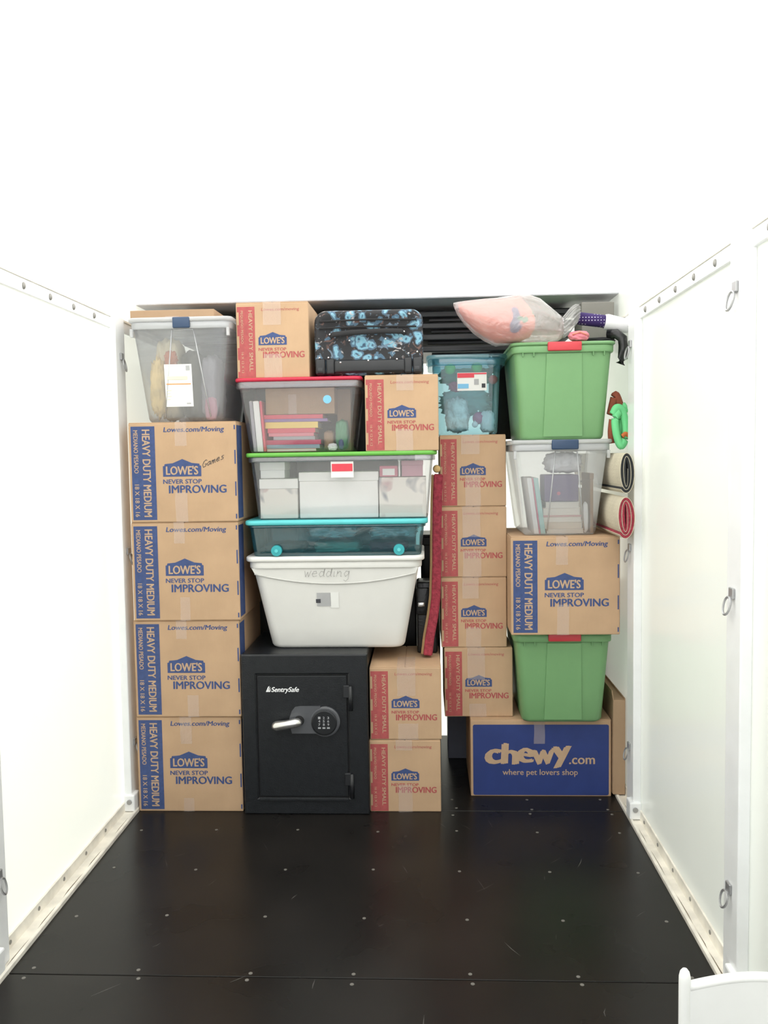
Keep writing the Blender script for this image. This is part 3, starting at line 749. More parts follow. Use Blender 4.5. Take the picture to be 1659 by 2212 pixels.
# green-lidded clear tote
ZGR = 1.262
t, w1, d1, hb = tote('storage_tote', 'long clear tote with green lid holding white keepsake boxes', 530, 945, 1050, 3.575, ZGR, .286, .42, .025, 'clear_plain', 'lid_green', .018, .022, .006, lid_out=.016)
def fy(z): return front_y(z, hb, .025, .016)
xa = P(714, 1010, 3.58).x - t.location.x; xb = P(763, 1010, 3.58).x - t.location.x
sticker(t, xa, xb, .178, .246, fy, 'paper', 'label_sticker'); s2 = sticker(t, xa + .004, xb - .004, .204, .236, lambda z: fy(z) - .0016, 'label_red', 'label_print')
def crate(name, label, cat, l, tp, r, b, Y, d, mat, z=None, bev=.003, group=None, lid=None, rz=0):
    a = P(l, b, Y); c = P(r, tp, Y)
    if CLAMP[0]: a.x = max(a.x, CLAMP[0][0]); c.x = min(c.x, CLAMP[0][1]); c.z = min(c.z, CLAMP[0][5])
    w = c.x - a.x; h = c.z - a.z
    o = thing(name, label, cat, ((a.x + c.x) / 2, Y, a.z if z is None else z), rz, group)
    if z is not None: h = c.z - z
    if lid:
        lh = h * lid[0]
        link('box_body', box(-w / 2 + .002, w / 2 - .002, .002, d - .002, 0, h - lh, bev), mat, o)
        link('box_lid', box(-w / 2, w / 2, 0, d, h - lh, h, bev), lid[1], o)
    else: 
        link('box_body', box(-w / 2, w / 2, 0, d, 0, h, bev), mat, o)
    return o
inside(t, w1, d1, hb, .025, .016)
g = 'keepsake boxes in the green-lidded tote'
zin = ZGR + .005
crate('keepsake_box', 'white box with faint floral print at the left of the green-lidded tote', 'box', 550, 1034, 643, 1122, 3.635, .22, 'rose_card', zin, .003, g, (.25, 'white_card'))
crate('keepsake_box', 'plain white box in the middle of the green-lidded tote', 'box', 647, 1018, 817, 1122, 3.635, .25, 'white_card', zin, .004, g, (.2, 'white_card'))
crate('keepsake_box', 'cream rose-printed box at the right of the green-lidded tote', 'box', 820, 1030, 926, 1122, 3.635, .22, 'rose_card', zin, .003, g)
zt_ = P(600, 1034, 3.635).z
crate('white_card_stack', 'white cards lying on the left keepsake box in the green-lidded tote', 'cards', 556, 998, 615, 1034, 3.66, .15, 'paper', zt_ + .001, .002, None, (.5, 'paper'))
zt_ = P(870, 1030, 3.635).z
o = crate('pink_box', 'pink box with a white label on the rose-printed keepsake box', 'box', 820, 1006, 859, 1030, 3.66, .13, 'pink', zt_ + .001, .002); link('label_sticker', quad_sheet([(-.026, .006), (.026, .006), (.026, .034), (-.026, .034)], -.001), 'paper', o)
crate('pink_box', 'dusty pink box at the upper right inside the green-lidded tote', 'box', 867, 994, 914, 1030, 3.66, .13, 'dusty_pink', zt_ + .001, .002, None, (.3, 'dusty_pink'))
crate('white_divider', 'thin white card upright between two pink boxes', 'card', 860, 992, 865, 1030, 3.65, .14, 'paper', zt_ + .001, .0008, None, (.1, 'paper'))

# red-lidded clear tote
t, w1, d1, hb = tote('storage_tote', 'clear tote with red lid holding a stack of books', 507, 783, 895, 3.575, ZGL, ZRED - ZGL, .42, .036, 'clear_plain', 'lid_red', .016, .03, .008, lid_out=.012)
def fr(z): return front_y(z, hb, .036)
bm = bmesh.new(); xs = P(706, 862, 3.58).x - t.location.x; zs = P(706, 862, 3.58).z - ZGL
disc_y(bm, xs, fr(zs) - .001, zs, .0175, .0012, 24); bmesh.ops.recalc_face_normals(bm, faces=bm.faces); link('sticker', bm, 'sticker_blue', t)
inside(t, w1, d1, hb, .036, .012)
gb = 'books stacked in the red-lidded tote'
z = ZGL + .005
bk = [(575, 682, 'pages', 'book_red', .013, 'thin red and white book lowest in the red-lidded tote'), (572, 690, 'book_blue', 'pages', .017, 'pale blue book second lowest in the red-lidded tote'), (572, 693, 'book_crimson', 'pages', .020, 'crimson book low in the stack inside the red-lidded tote'),
      (590, 680, 'book_grey', 'pages', .015, 'grey book between two pink ones in the red-lidded tote'), (580, 678, 'book_pink', 'pages', .015, 'pale pink book under a rose one in the red-lidded tote'), (578, 681, 'book_red', 'pages', .020, 'rose red book directly under the yellow one'),
      (573, 687, 'book_yellow', 'pages', .027, 'yellow book in the stack inside the red-lidded tote'), (564, 708, 'book_purple', 'pages', .013, 'thin purple book resting on the yellow one'), (563, 698, 'book_red', 'pages', .018, 'wide red book on top of the stack in the red-lidded tote')]
for i, (l, r, m1, m2, th, lb) in enumerate(bk):
    x0, x1 = XR(l, r, 930, 3.665); w = x1 - x0
    o = thing('book', lb, 'book', ((x0 + x1) / 2, 3.665, z), 0, gb)
    link('cover', box(-w / 2, w / 2, 0, .17, 0, .002, .0006, 1), m1 if i else 'book_red', o); link('cover', box(-w / 2, w / 2, 0, .17, th - .0025, th - .0005, .0006, 1), m1 if i else 'book_red', o)
    link('spine', box(-w / 2, w / 2, 0, .004, 0.0005, th - .001, .001, 1), m1, o); link('pages', box(-w / 2 + .004, w / 2 - .004, .004, .166, .002, th - .0025), 'pages', o)
    z += th
zb = z
o = crate('small_carton', 'brown cardboard box lying on the books in the red-lidded tote', 'box', 574, 836, 722, 890, 3.665, .18, 'cardboard_dull', zb + .001); link('tape', quad_sheet([(-.05, .0), (-.015, .0), (-.015, .085), (-.05, .085)], -.0008), 'tape', o)
for i, (l, r, m1, lb) in enumerate(((526, 533, 'book_grey', 'grey binder at the left wall of the red-lidded tote'), (534, 547, 'paper', 'thick white binder standing upright in the red-lidded tote'), (548, 553, 'book_red', 'thin red folder standing beside the white binder'))):
    x0, x1 = XR(l + 21, r + 21, 930, 3.64)
    o = thing('binder', lb, 'binder', (x0, 3.64, ZGL + .006), 0, 'binders in the red-lidded tote'); w = x1 - x0
    M = Matrix.Shear('XY', 4, (0, 0)); 
    bm = box(0, w, 0, .2, 0, .215, .002); 
    for v in bm.verts: v.co.x -= v.co.z * .07
    link('cover', bm, m1, o)
    bm = box(w * .2, w * .8, .004, .196, .2155, .2165)
    for v in bm.verts: v.co.x -= v.co.z * .07
    link('pages', bm, 'pages', o)
o = blob_px('green_bottle', 'green soft pouch leaning at the right of the red-lidded tote', 'pouch', 722, 900, 752, 972, 3.66, .05, 'bottle_green', .1, 3, 3, .5); seat(o, ZGL + .006)
o = blob_px('brown_pouch', 'brown pouch beside the book stack in the red-lidded tote', 'pouch', 697, 925, 722, 972, 3.69, .05, 'brown_card', .1, 3, 4, .5); seat(o, ZGL + .006)
o = crate('small_carton', 'narrow brown carton standing at the right end of the red-lidded tote', 'box', 730, 840, 757, 974, 3.78, .10, 'cardboard_dull', ZGL + .006)
o = blob_px('blue_toy', 'small blue toy at the lower right of the red-lidded tote', 'toy', 731, 948, 742, 972, 3.635, .012, 'print_blue', .2, 3, 5, .4); seat(o, ZGL + .006)
o = blob_px('white_toy', 'small white toy at the bottom right of the red-lidded tote', 'toy', 708, 955, 728, 972, 3.635, .012, 'white_cloth', .2, 3, 6, .4); seat(o, ZGL + .006)

# clear totes with frosted lids and navy latches
def frosted(label, l, r, py, Y, z, h, depth, group, ribs):
    t, w1, d1, hb = tote('latch_tote', label, l, r, py, Y, z, h, depth, .045, 'clear_frost', 'clear_lid', .018, .030, .004, group, lid_out=.014, rimmat='clear_lid')
    f = lambda zz: front_y(zz, hb, .045, .014)
    for x0, x1 in ribs:                                   # slanted moulded edges of the front panel
        bm = bmesh.new(); tube(bm, [(x0, f(hb * .92) - .0005, hb * .92), (x1, f(.02) - .0005, .02)], .0032, 6); link('moulded_edge', bm, 'clear_lid', t, True)
    bm = bmesh.new(); tube(bm, [(ribs[0][0], f(hb * .92) - .0005, hb * .92), (ribs[1][0], f(hb * .92) - .0005, hb * .92)], .0032, 6); link('moulded_edge', bm, 'clear_lid', t, True)
    for s in (-1, 1):
        link('corner_lug', box(s * (w1 / 2 - .004) - .006, s * (w1 / 2 - .004) + .006, .002, .020, hb - .062, hb - .028, .002), 'clear_lid', t)
    return t, w1, hb, f
gt = 'frosted clear totes with navy latches'
Z1 = 4 * hm
t, w1, hb, f = frosted('frosted clear tote with navy latch and paper label on the left stack', 276, 503, 800, 3.545, Z1, .432, .52, gt, ((-.035, -.085), (.055, .110)))
lx = P(390, 700, 3.54).x - t.location.x
latch(t, lx, .072, .432, 'latch_navy', .046)
xa, xb = P(356, 830, 3.58).x - t.location.x, P(415, 830, 3.58).x - t.location.x
zb_, zt2 = P(385, 878, 3.58).z - Z1, P(385, 787, 3.58).z - Z1
sticker(t, xa, xb, zb_, zt2, f, 'paper', 'label_sticker')
fo = lambda zz: f(zz) - .0018
sticker(t, xa + .006, xb - .006, zb_ + .092, zb_ + .096, fo, 'label_orange', 'label_print')
sticker(t, xa + .010, xb - .020, zb_ + .112, zb_ + .126, fo, 'label_tint', 'label_print')
sticker(t, xb - .024, xb - .008, zt2 - .026, zt2 - .006, fo, 'label_grey', 'label_print')
for k in range(4): sticker(t, xa + .008, xa + .008 + .012 + .006 * (k % 2), zb_ + .03 + .012 * k, zb_ + .033 + .012 * k, fo, 'label_tint', 'label_print')
sticker(t, xb - .028, xb - .010, zb_ + .010, zb_ + .016, fo, 'label_grey', 'label_print')
inside(t, w1, .52 - .028, hb, .045, .014)
z0 = Z1 + .006
seat(blob_px('cloth_bundle', 'cream crumpled cloth filling the left of the frosted clear tote', 'cloth', 312, 705, 364, 905, 3.67, .10, 'cream_cloth', .10, 5, 1, .6), z0)
seat(blob_px('silk_flowers', 'yellow silk foliage in front of the dark bundle in the frosted tote', 'flowers', 320, 770, 350, 900, 3.60, .018, 'yellow_cloth', .3, 7, 2, .3), z0)
seat(blob_px('dark_bundle', 'dark folded bundle in the middle of the frosted clear tote', 'bundle', 386, 735, 424, 905, 3.67, .11, 'olive_dark', .10, 4, 3, .6), z0)
seat(blob_px('orange_ribbon', 'orange ribbon bow in the frosted clear tote above the paper label', 'ribbon', 352, 745, 378, 785, 3.60, .014, 'orange_cloth', .4, 5, 4, .3), z0 + .215)
seat(blob_px('grey_bundle', 'grey cloth bundle at the right of the frosted clear tote', 'cloth', 430, 745, 468, 905, 3.69, .11, 'book_grey', .1, 4, 5, .6), z0)
seat(blob_px('pink_pouch', 'dusty pink pouch at the lower right of the frosted clear tote', 'pouch', 440, 850, 466, 905, 3.60, .018, 'dusty_pink', .1, 3, 6, .5), z0)
CLAMP[0] = None
# flat carton on top
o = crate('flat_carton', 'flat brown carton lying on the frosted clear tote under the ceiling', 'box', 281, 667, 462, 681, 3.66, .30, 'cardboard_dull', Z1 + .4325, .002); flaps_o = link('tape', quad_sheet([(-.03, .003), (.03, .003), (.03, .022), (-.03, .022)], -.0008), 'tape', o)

ZM5 = ZG + .406 + hm
t, w1, hb, f = frosted('frosted clear tote with navy latch between a green tote and a brown box', 1104, 1325, 1050, 3.62, ZM5, 1.585 - ZM5, .52, gt, ((-.025, -.055), (.065, .10)))
latch(t, P(1221, 955, 3.62).x - t.location.x, .112, 1.585 - ZM5, 'latch_navy', .042)
inside(t, w1, .52 - .028, hb, .045, .014)
z0 = ZM5 + .006
x0 = P(1155, 1150, 3.68).x
for i, (dx, w, m1, lb) in enumerate(((0, .020, 'paper', 'white folder leaning at the left inside the lower frosted tote'), (.021, .006, 'pink', 'thin pink folder leaning inside the lower frosted tote'), (.028, .020, 'pale_teal', 'pale green folder leaning inside the lower frosted tote'))):
    o = thing('folder', lb, 'folder', (x0 + dx, 3.69, z0), 0, 'folders in the lower frosted tote')
    bm = box(0, w, 0, .24, 0, .24, .001, 1)
    for v in bm.verts: v.co.x -= v.co.z * .13
    link('cover', bm, m1, o)
    bm = box(w * .25, w * .75, .004, .236, .2402, .2412)
    for v in bm.verts: v.co.x -= v.co.z * .13
    link('pages', bm, 'pages', o)
z = z0
for i, (m1, th, l, r, lb) in enumerate((('paper', .020, 1180, 1262, 'white book lowest of the pile inside the lower frosted tote'), ('book_cream', .028, 1174, 1258, 'cream book second in the pile inside the lower frosted tote'), ('book_cream', .024, 1172, 1256, 'cream book third in the pile inside the lower frosted tote'), ('book_pink', .006, 1172, 1256, 'thin rose notebook in the pile inside the lower frosted tote'), ('book_cream', .032, 1172, 1254, 'thick cream book near the top of the pile in the lower frosted tote'), ('paper', .026, 1178, 1252, 'white book topmost of the pile inside the lower frosted tote'))):
    xa, xb = XR(l, r, 1110, 3.695); w = xb - xa
    o = thing('book', lb, 'book', ((xa + xb) / 2, 3.695, z), 0, 'books in the lower frosted tote')
    link('cover', box(-w / 2, w / 2, 0, .2, 0, .0015), m1, o); link('cover', box(-w / 2, w / 2, 0, .2, th - .002, th - .0005), m1, o)
    link('pages', box(-w / 2 + .003, w / 2 - .003, .002, .198, .0015, th - .002), 'pages' if i != 1 else 'book_cream', o)
    z += th
o = crate('purple_box', 'dark purple box with a pink dot on the book pile', 'box', 1176, 1025, 1250, 1066, 3.70, .15, 'dark_purple', z + .001, .006); bm = bmesh.new(); disc_y(bm, -.012, 0, .035, .008, .001, 12); link('sticker', bm, 'pink', o)
o = blob_px('white_bag', 'white plastic bag bundle on the purple box under the lid', 'bag', 1180, 972, 1265, 1022, 3.69, .09, 'white_cloth', .2, 4, 2, .5); seat(o, P(1200, 1024, 3.70).z)
o = crate('brown_folder', 'brown upright folder at the right inside the lower frosted tote', 'folder', 1274, 1022, 1289, 1150, 3.70, .2, 'cardboard_dull', z0, .002, None, (.1, 'cardboard_dull'))
o = blob_px('white_bottle', 'small white bottle beside the book pile in the lower frosted tote', 'bottle', 1262, 1076, 1274, 1150, 3.665, .02, 'paper', .04, 2, 3, .5); seat(o, z0)

CLAMP[0] = None
# green totes with red latches
gg = 'green totes with red latches'
def green_tote(label, l, r, py, Y, z, h, cxpx):
    t, w1, d1, hb = tote('latch_tote', label, l, r, py, Y, z, h, .52, .030, 'green_plastic', 'green_plastic', .014, .030, .006, gg, lid_out=.014, rad=.035, dtaper=.030)
    f = lambda zz: front_y(zz, hb, .030, .014)
    cx = P(cxpx, py, Y).x - t.location.x
    bm = bmesh.new(); zb2, zt2 = .014, hb - .034
    ow, iw = .074, .086
    prof = [(cx - iw, zb2), (cx + iw - .005, zb2), (cx + ow, zt2), (cx - ow, zt2)]
    loft(bm, [[(x, f(zz) + .004, zz) for x, zz in prof], [(x + (.002 if x < cx else -.002), f(zz) - .0065, zz) for x, zz in prof]]); bmesh.ops.recalc_face_normals(bm, faces=bm.faces)
    link('front_panel', bm, 'green_plastic', t)
    for s in (-1, 1):
        for q in (.30, .41): link('rim_rib', box(s * w1 * q - .002, s * w1 * q + .002, .004, .016, hb - .045, hb - .028, .001, 1), 'green_plastic', t)
    latch(t, cx, .140, h, 'latch_red', .038, -.006)
    return t
green_tote('bright green tote with red latch standing on the blue shipping box', 1108, 1328, 1465, 3.675, ZG, .406, 1220)
green_tote('bright green tote with red latch under the plastic bag near the ceiling', 1104, 1333, 843, 3.62, 1.585, .405, 1220)

# blue ornament tote
ZB = ZG + 4 * (hs + .0003)
t, w1, d1, hb = tote('ornament_tote', 'see-through blue tote of holiday ornaments on the small boxes', 922, 1097, 845, 3.79, ZB, .350, .38, .015, 'clear_blue', 'clear_blue', .016, .030, .018, lid_out=.026, rad=.04)
f = lambda zz: front_y(zz, hb, .015, .026)
xa, xb = P(988, 823, 3.80).x - t.location.x, P(1052, 823, 3.80).x - t.location.x
za, zc = P(1020, 843, 3.80).z - ZB, P(1020, 804, 3.80).z - ZB
sticker(t, xa, xb, za, zc, f, 'paper', 'label_sticker'); fo = lambda zz: f(zz) - .0018
sticker(t, xa + .001, xb - .055, zc - .022, zc - .002, fo, 'label_red', 'label_print'); sticker(t, xb - .055, xb - .001, zc - .008, zc - .002, fo, 'label_red', 'label_print')
sticker(t, xb - .055, xb - .035, za + .025, za + .050, fo, 'label_grey', 'label_print'); sticker(t, xb - .022, xb - .006, za + .012, za + .030, fo, 'ink', 'label_print')
sticker(t, xa + .002, xa + .05, za + .010, za + .030, fo, 'sticker_blue', 'label_print')
go = 'ornaments in the blue tote'
def ornament(label, px_, py_, r, Y, mat):
    p = P(px_, py_, Y)
    o = thing('ornament', label, 'ornament', (p.x, p.y, p.z - r), 0, go)
    bm = bmesh.new(); bmesh.ops.create_uvsphere(bm, u_segments=18, v_segments=12, radius=r); bmesh.ops.translate(bm, verts=bm.verts, vec=(0, 0, r)); link('ball', bm, mat, o, True)
    bm = bmesh.new(); bmesh.ops.create_cone(bm, cap_ends=True, segments=10, radius1=r * .25, radius2=r * .22, depth=r * .3); bmesh.ops.translate(bm, verts=bm.verts, vec=(0, 0, r * 2.1)); link('cap', bm, 'chrome', o)
    return o
inside(t, w1, d1, hb, .015, .026)
zi = ZB + .006
seat(blob_px('tinsel_garland', 'silver tinsel garland heaped at the lower left of the blue tote', 'garland', 962, 850, 1015, 930, 3.84, .05, 'tinsel', .25, 6, 1, .5), zi)
seat(blob_px('white_fluff', 'white fluffy decoration at the lower right of the blue tote', 'decoration', 1052, 880, 1086, 930, 3.84, .03, 'white_cloth', .25, 4, 2, .5), zi)
seat(blob_px('grey_ribbon_heap', 'grey ribbon heap in the middle of the blue tote', 'ribbon', 962, 825, 1086, 885, 3.99, .06, 'pale_teal', .3, 5, 3, .6), zi + .085)
seat(blob_px('red_bow', 'red bow lying on the tinsel in the blue tote', 'bow', 970, 850, 1008, 872, 3.85, .02, 'book_crimson', .4, 5, 4, .2), zi + .185)
seat(blob_px('dark_ribbon', 'dark green ribbon filling the top of the blue tote', 'ribbon', 962, 775, 1086, 815, 3.98, .06, 'bottle_green', .3, 5, 5, .6), zi + .225)
for lb, a, b, r, Y, m1 in (('shiny green ornament at the upper left inside the blue tote', 972, 797, .026, 3.872, 'ball_green'), ('shiny green ornament above the white label of the blue tote', 1030, 794, .025, 3.87, 'ball_green'),
        ('shiny white ornament at the upper right inside the blue tote', 1062, 783, .022, 3.868, 'ball_white'), ('shiny red ornament beside the label of the blue tote', 1065, 820, .021, 3.866, 'ball_red'), ('magenta ornament near the bottom of the blue tote', 1034, 903, .028, 3.872, 'ball_magenta'), ('small white ornament low in the blue tote', 1026, 917, .014, 3.856, 'ball_white')):
    ornament(lb, a, b, r, Y, m1)

CLAMP[0] = None
# ------------------------------------------------------------------ the safe
YS = 3.555
x0, x1 = XR(524, 796, 1600, YS); sw = x1 - x0; sh = .695
t = thing('safe', 'black fire safe with keypad and silver lever handle on the floor', 'safe', ((x0 + x1) / 2, YS, 0), 0)
def sx(px_): return P(px_, 1600, YS).x - t.location.x
def szv(py_): return P(660, py_, YS).z
dl, dr, dt_, db_ = sx(558), sx(752), szv(1459), szv(1722)
link('cabinet', box(-sw / 2, sw / 2, .012, .50, 0, sh, .010, 3), 'safe_black', t)
bm = bmesh.new()
def rect_ring(x0, x1, z0, z1, y): return [(x0, y, z0), (x1, y, z0), (x1, y, z1), (x0, y, z1)]
loft(bm, [rect_ring(-sw / 2, sw / 2, 0, sh, .018), rect_ring(-sw / 2, sw / 2, 0, sh, .006), rect_ring(-sw / 2 + .006, sw / 2 - .006, .006, sh - .006, 0), rect_ring(dl - .010, dr + .010, db_ - .010, dt_ + .010, 0), rect_ring(dl - .004, dr + .004, db_ - .004, dt_ + .004, .004), rect_ring(dl - .004, dr + .004, db_ - .004, dt_ + .004, .014)], False, False)
bmesh.ops.recalc_face_normals(bm, faces=bm.faces)
link('front_frame', bm, 'safe_black', t)
link('door_groove', box(dl - .004, dr + .004, .0105, .014, db_ - .004, dt_ + .004), 'safe_groove', t)
d = link('door', box(dl + .002, dr - .002, .002, .012, db_ + .002, dt_ - .002, .003, 2), 'safe_black', t)
link('door_sill', box(dl, dr, -.006, .002, db_ - .016, db_ - .004, .002, 2), 'safe_black', t)
for zc in (szv(1493), szv(1682)):
    h_ = link('hinge', box(dr - .016, dr + .010, -.012, .004, zc - .027, zc + .027, .003, 2), 'black_plastic', t)
    bm = bmesh.new(); bmesh.ops.create_cone(bm, cap_ends=True, segments=14, radius1=.009, radius2=.009, depth=.105); bmesh.ops.translate(bm, verts=bm.verts, vec=(dr + .014, -.006, zc - .030)); link('hinge_pin', bm, 'black_plastic', h_, True)
zk, xk = szv(1558), sx(703)
pl = [(sx(632), szv(1583)), (sx(628), szv(1568)), (sx(627), szv(1550)), (sx(632), szv(1536)), (sx(639), szv(1527)), (sx(650), szv(1525)), (xk - .018, szv(1525)), (xk - .018, szv(1583)), (sx(642), szv(1583))]
lp = link('lock_plate', front_plate(pl, -.010, .004), 'safe_plate', t)
bm = bmesh.new(); disc_y(bm, xk, .004, zk, .0645, .015, 40, .0625); bmesh.ops.recalc_face_normals(bm, faces=bm.faces); link('keypad_bezel', bm, 'safe_plate', t, False)
bm = bmesh.new(); disc_y(bm, xk - .002, -.010, zk - .002, .0545, .008, 40, .052); bmesh.ops.recalc_face_normals(bm, faces=bm.faces); kp = link('keypad', bm, 'keypad_black', t)
for i in range(3):
    for j in range(4):
        bm = bmesh.new(); kx, kz = xk - .022 + .019 * i, zk + .020 - .0145 * j
        if j == 3: add_box(bm, kx - .006, kx + .006, -.0195, -.0178, kz - .003, kz + .003)
        else: text_into(bm, str(j * 3 + i + 1), kx - .004, kz - .005, .0075, .0105, -.0188, .02)
        link('key', bm, 'key_grey', kp)
hx, hz = sx(648), szv(1555)
bm = bmesh.new(); disc_y(bm, hx, .002, hz, .021, .020, 24); bmesh.ops.recalc_face_normals(bm, faces=bm.faces); hb_ = link('handle_boss', bm, 'safe_groove', t)
bm = bmesh.new(); e = (sx(600), szv(1562))
tube(bm, [(hx - .004, .0, hz), (hx - .004, -.030, hz - .001)], .013, 14)
tube(bm, [(hx + .010, -.032, hz + .002), (hx + .004, -.038, hz + .0015), (hx - .01, -.042, hz), ((hx + e[0]) / 2, -.043, (hz + e[1]) / 2), (e[0] + .005, -.040, e[1]), (e[0] - .008, -.034, e[1] - .001), (e[0] - .012, -.030, e[1] - .0015)], [.009, .0165, .020, .0185, .0215, .016, .006], 16)
link('lever_handle', bm, 'silver', t, True)
bm = bmesh.new()
lx0, lz0 = sx(578), szv(1494.5)
text_into(bm, 'SentrySafe', lx0 + .022, lz0, sx(648) - lx0 - .022, .0215, -.0001, .03, shear=.25)
for k in range(3):
    q = lx0 + .006 * k - .002
    bm.faces.new([bm.verts.new((a, -.0001, b)) for a, b in ((q, lz0), (q + .006, lz0), (q + .016 - .002 * k, lz0 + .026 - .004 * k), (q + .010, lz0 + .022 - .004 * k))])
link('lettering', bm, 'white_ink', t)

# ------------------------------------------------------------------ suitcase
YSu = 3.60
x0, x1 = XR(678, 914, 740, YSu); w = x1 - x0
t = thing('suitcase', 'black suitcase with blue floral print lying under the ceiling', 'suitcase', ((x0 + x1) / 2, YSu, ZRED + .004), 0)
hh = P(795, 668, YSu).z - ZRED - .003
def ring_xz(y, inset, r):
    return [(p[0], y, p[1]) for p in rrect(0, hh / 2, w - 2 * inset, hh - 2 * inset, r, 0, 6)]
bm = bmesh.new(); loft(bm, [ring_xz(.012, .03, .03), ring_xz(.006, .02, .035), ring_xz(.010, .006, .045), ring_xz(.028, 0, .05), ring_xz(.39, 0, .05), ring_xz(.42, .02, .04)]); bmesh.ops.recalc_face_normals(bm, faces=bm.faces)
link('shell', bm, 'floral_cloth', t, True)
def zz(py_): return P(795, py_, YSu).z - (ZRED + .004)
def xx(px_): return P(px_, 740, YSu).x - t.location.x
link('base_guard', box(xx(720), xx(875), -.004, .02, .010, zz(776), .012, 3), 'black_plastic', t, True)
for a, b in ((680, 702), (703, 722), (872, 890), (891, 912)):
    link('corner_guard', box(xx(a), xx(b), -.003, .04, .004, zz(772), .010, 3), 'black_plastic', t, True)
for a, b in ((684, 700), (893, 908)):
    bm = bmesh.new(); 
    for s in (0,): 
        rg = [[(xx(a) + q, .012 + .020 * math.cos(2 * math.pi * k / 16), .021 + .020 * math.sin(2 * math.pi * k / 16)) for k in range(16)] for q in (.004, .024)]
        loft(bm, rg)
    bmesh.ops.recalc_face_normals(bm, faces=bm.faces); link('wheel', bm, 'black_plastic', t)
bm = bmesh.new(); tube(bm, [(xx(715), .006, zz(725)), (xx(720), -.012, zz(722)), (xx(760), -.018, zz(719)), (xx(830), -.018, zz(717)), (xx(868), -.012, zz(718)), (xx(874), .006, zz(721))], .009, 8, flat=(.6, 1.2))
link('side_handle', bm, 'black_cloth', t, True)
for q in (692, 707):
    bm = bmesh.new(); tube(bm, [(xx(690), .004, zz(q)), (xx(795), -.001, zz(q - 2)), (xx(900), .004, zz(q))], .004, 6); link('zip', bm, 'black_cloth', t, True)
for a, b in ((690, 771), (709, 771), (735, 782), (795, 779), (857, 777), (882, 765), (901, 762), (713, 721), (873, 718), (755, 735), (833, 733)):
    bm = bmesh.new(); bmesh.ops.create_icosphere(bm, subdivisions=2, radius=.0048); bmesh.ops.translate(bm, verts=bm.verts, vec=(xx(a), -.003, zz(b))); link('rivet', bm, 'chrome', t, True)

# ------------------------------------------------------------------ red rug strip, black case and wooden pole in the gap
YR = 3.74; zb = SML['h'] * 2 + .001
prof = [(912, 1402), (917, 1375), (925, 1330), (930, 1290), (932, 1220), (932, 1150), (933, 1080), (935, 1024)]
cen = [P(a, b, YR) for a, b in prof]; cen[0].z = zb + .014
cen = [Vector((c.x, 0, c.z)) for c in cen]
def slab(off0, off1, y0, y1):
    ring = []
    for i, c in enumerate(cen):
        tg = (cen[min(i + 1, len(cen) - 1)] - cen[max(0, i - 1)]).normalized(); nx = Vector((tg.z, 0, -tg.x)); ring.append((c + nx * off0, c + nx * off1))
    poly = [a for a, b in ring] + [b for a, b in reversed(ring)]
    bm = bmesh.new(); loft(bm, [[(p.x, y0, p.z) for p in poly], [(p.x, y1, p.z) for p in poly]]); bmesh.ops.recalc_face_normals(bm, faces=bm.faces)
    bmesh.ops.bevel(bm, geom=[e_ for e_ in bm.edges if len(e_.link_faces) == 2 and e_.calc_face_angle(0) > .8], offset=.004, segments=2, affect='EDGES'); return bm
t = thing('rug_strip', 'red rug on edge squeezed between the totes and the small boxes', 'rug', (cen[0].x, YR, zb), 0)
o = link('pile', slab(.004, .044, 0, .054), 'rug_red', t); o.location = (-cen[0].x, 0, -zb)
o = link('backing', slab(-.006, .0035, .002, .052), 'rug_tan', t); o.location = (-cen[0].x, 0, -zb)
top = cen[-1]
o = thing('wooden_pole', 'pale wooden pole end above the red rug', 'pole', (top.x + .018, YR, top.z + .004), 0)
bm = bmesh.new(); rg = [[(r_ * math.cos(2 * math.pi * k / 14), y, .018 + r_ * math.sin(2 * math.pi * k / 14)) for k in range(14)] for y, r_ in ((.0, .012), (.006, .016), (.054, .016))]; loft(bm, rg); bmesh.ops.recalc_face_normals(bm, faces=bm.faces)
link('shaft', bm, 'wood_pale', o, True)
bm = bmesh.new(); rg = [[(r_ * math.cos(2 * math.pi * k / 14), y, .018 + r_ * math.sin(2 * math.pi * k / 14)) for k in range(14)] for y, r_ in ((.030, .0175), (.045, .0175))]; loft(bm, rg); bmesh.ops.recalc_face_normals(bm, faces=bm.faces); link('collar', bm, 'dark_steel', o, True)
o = thing('black_case', 'black case with a shiny buckle in the gap beside the grey tote', 'case', (-.004, 3.835, zb), 0)
link('case_body', box(-.040, .052, 0, .14, 0, .325, .010, 3), 'black_leather', o, True)
link('case_flap', box(-.042, .020, -.010, .02, .175, .300, .008, 3), 'black_leather', o, True)
link('buckle', box(-.034, -.004, -.016, -.009, .215, .235, .003, 2), 'silver', o, True)

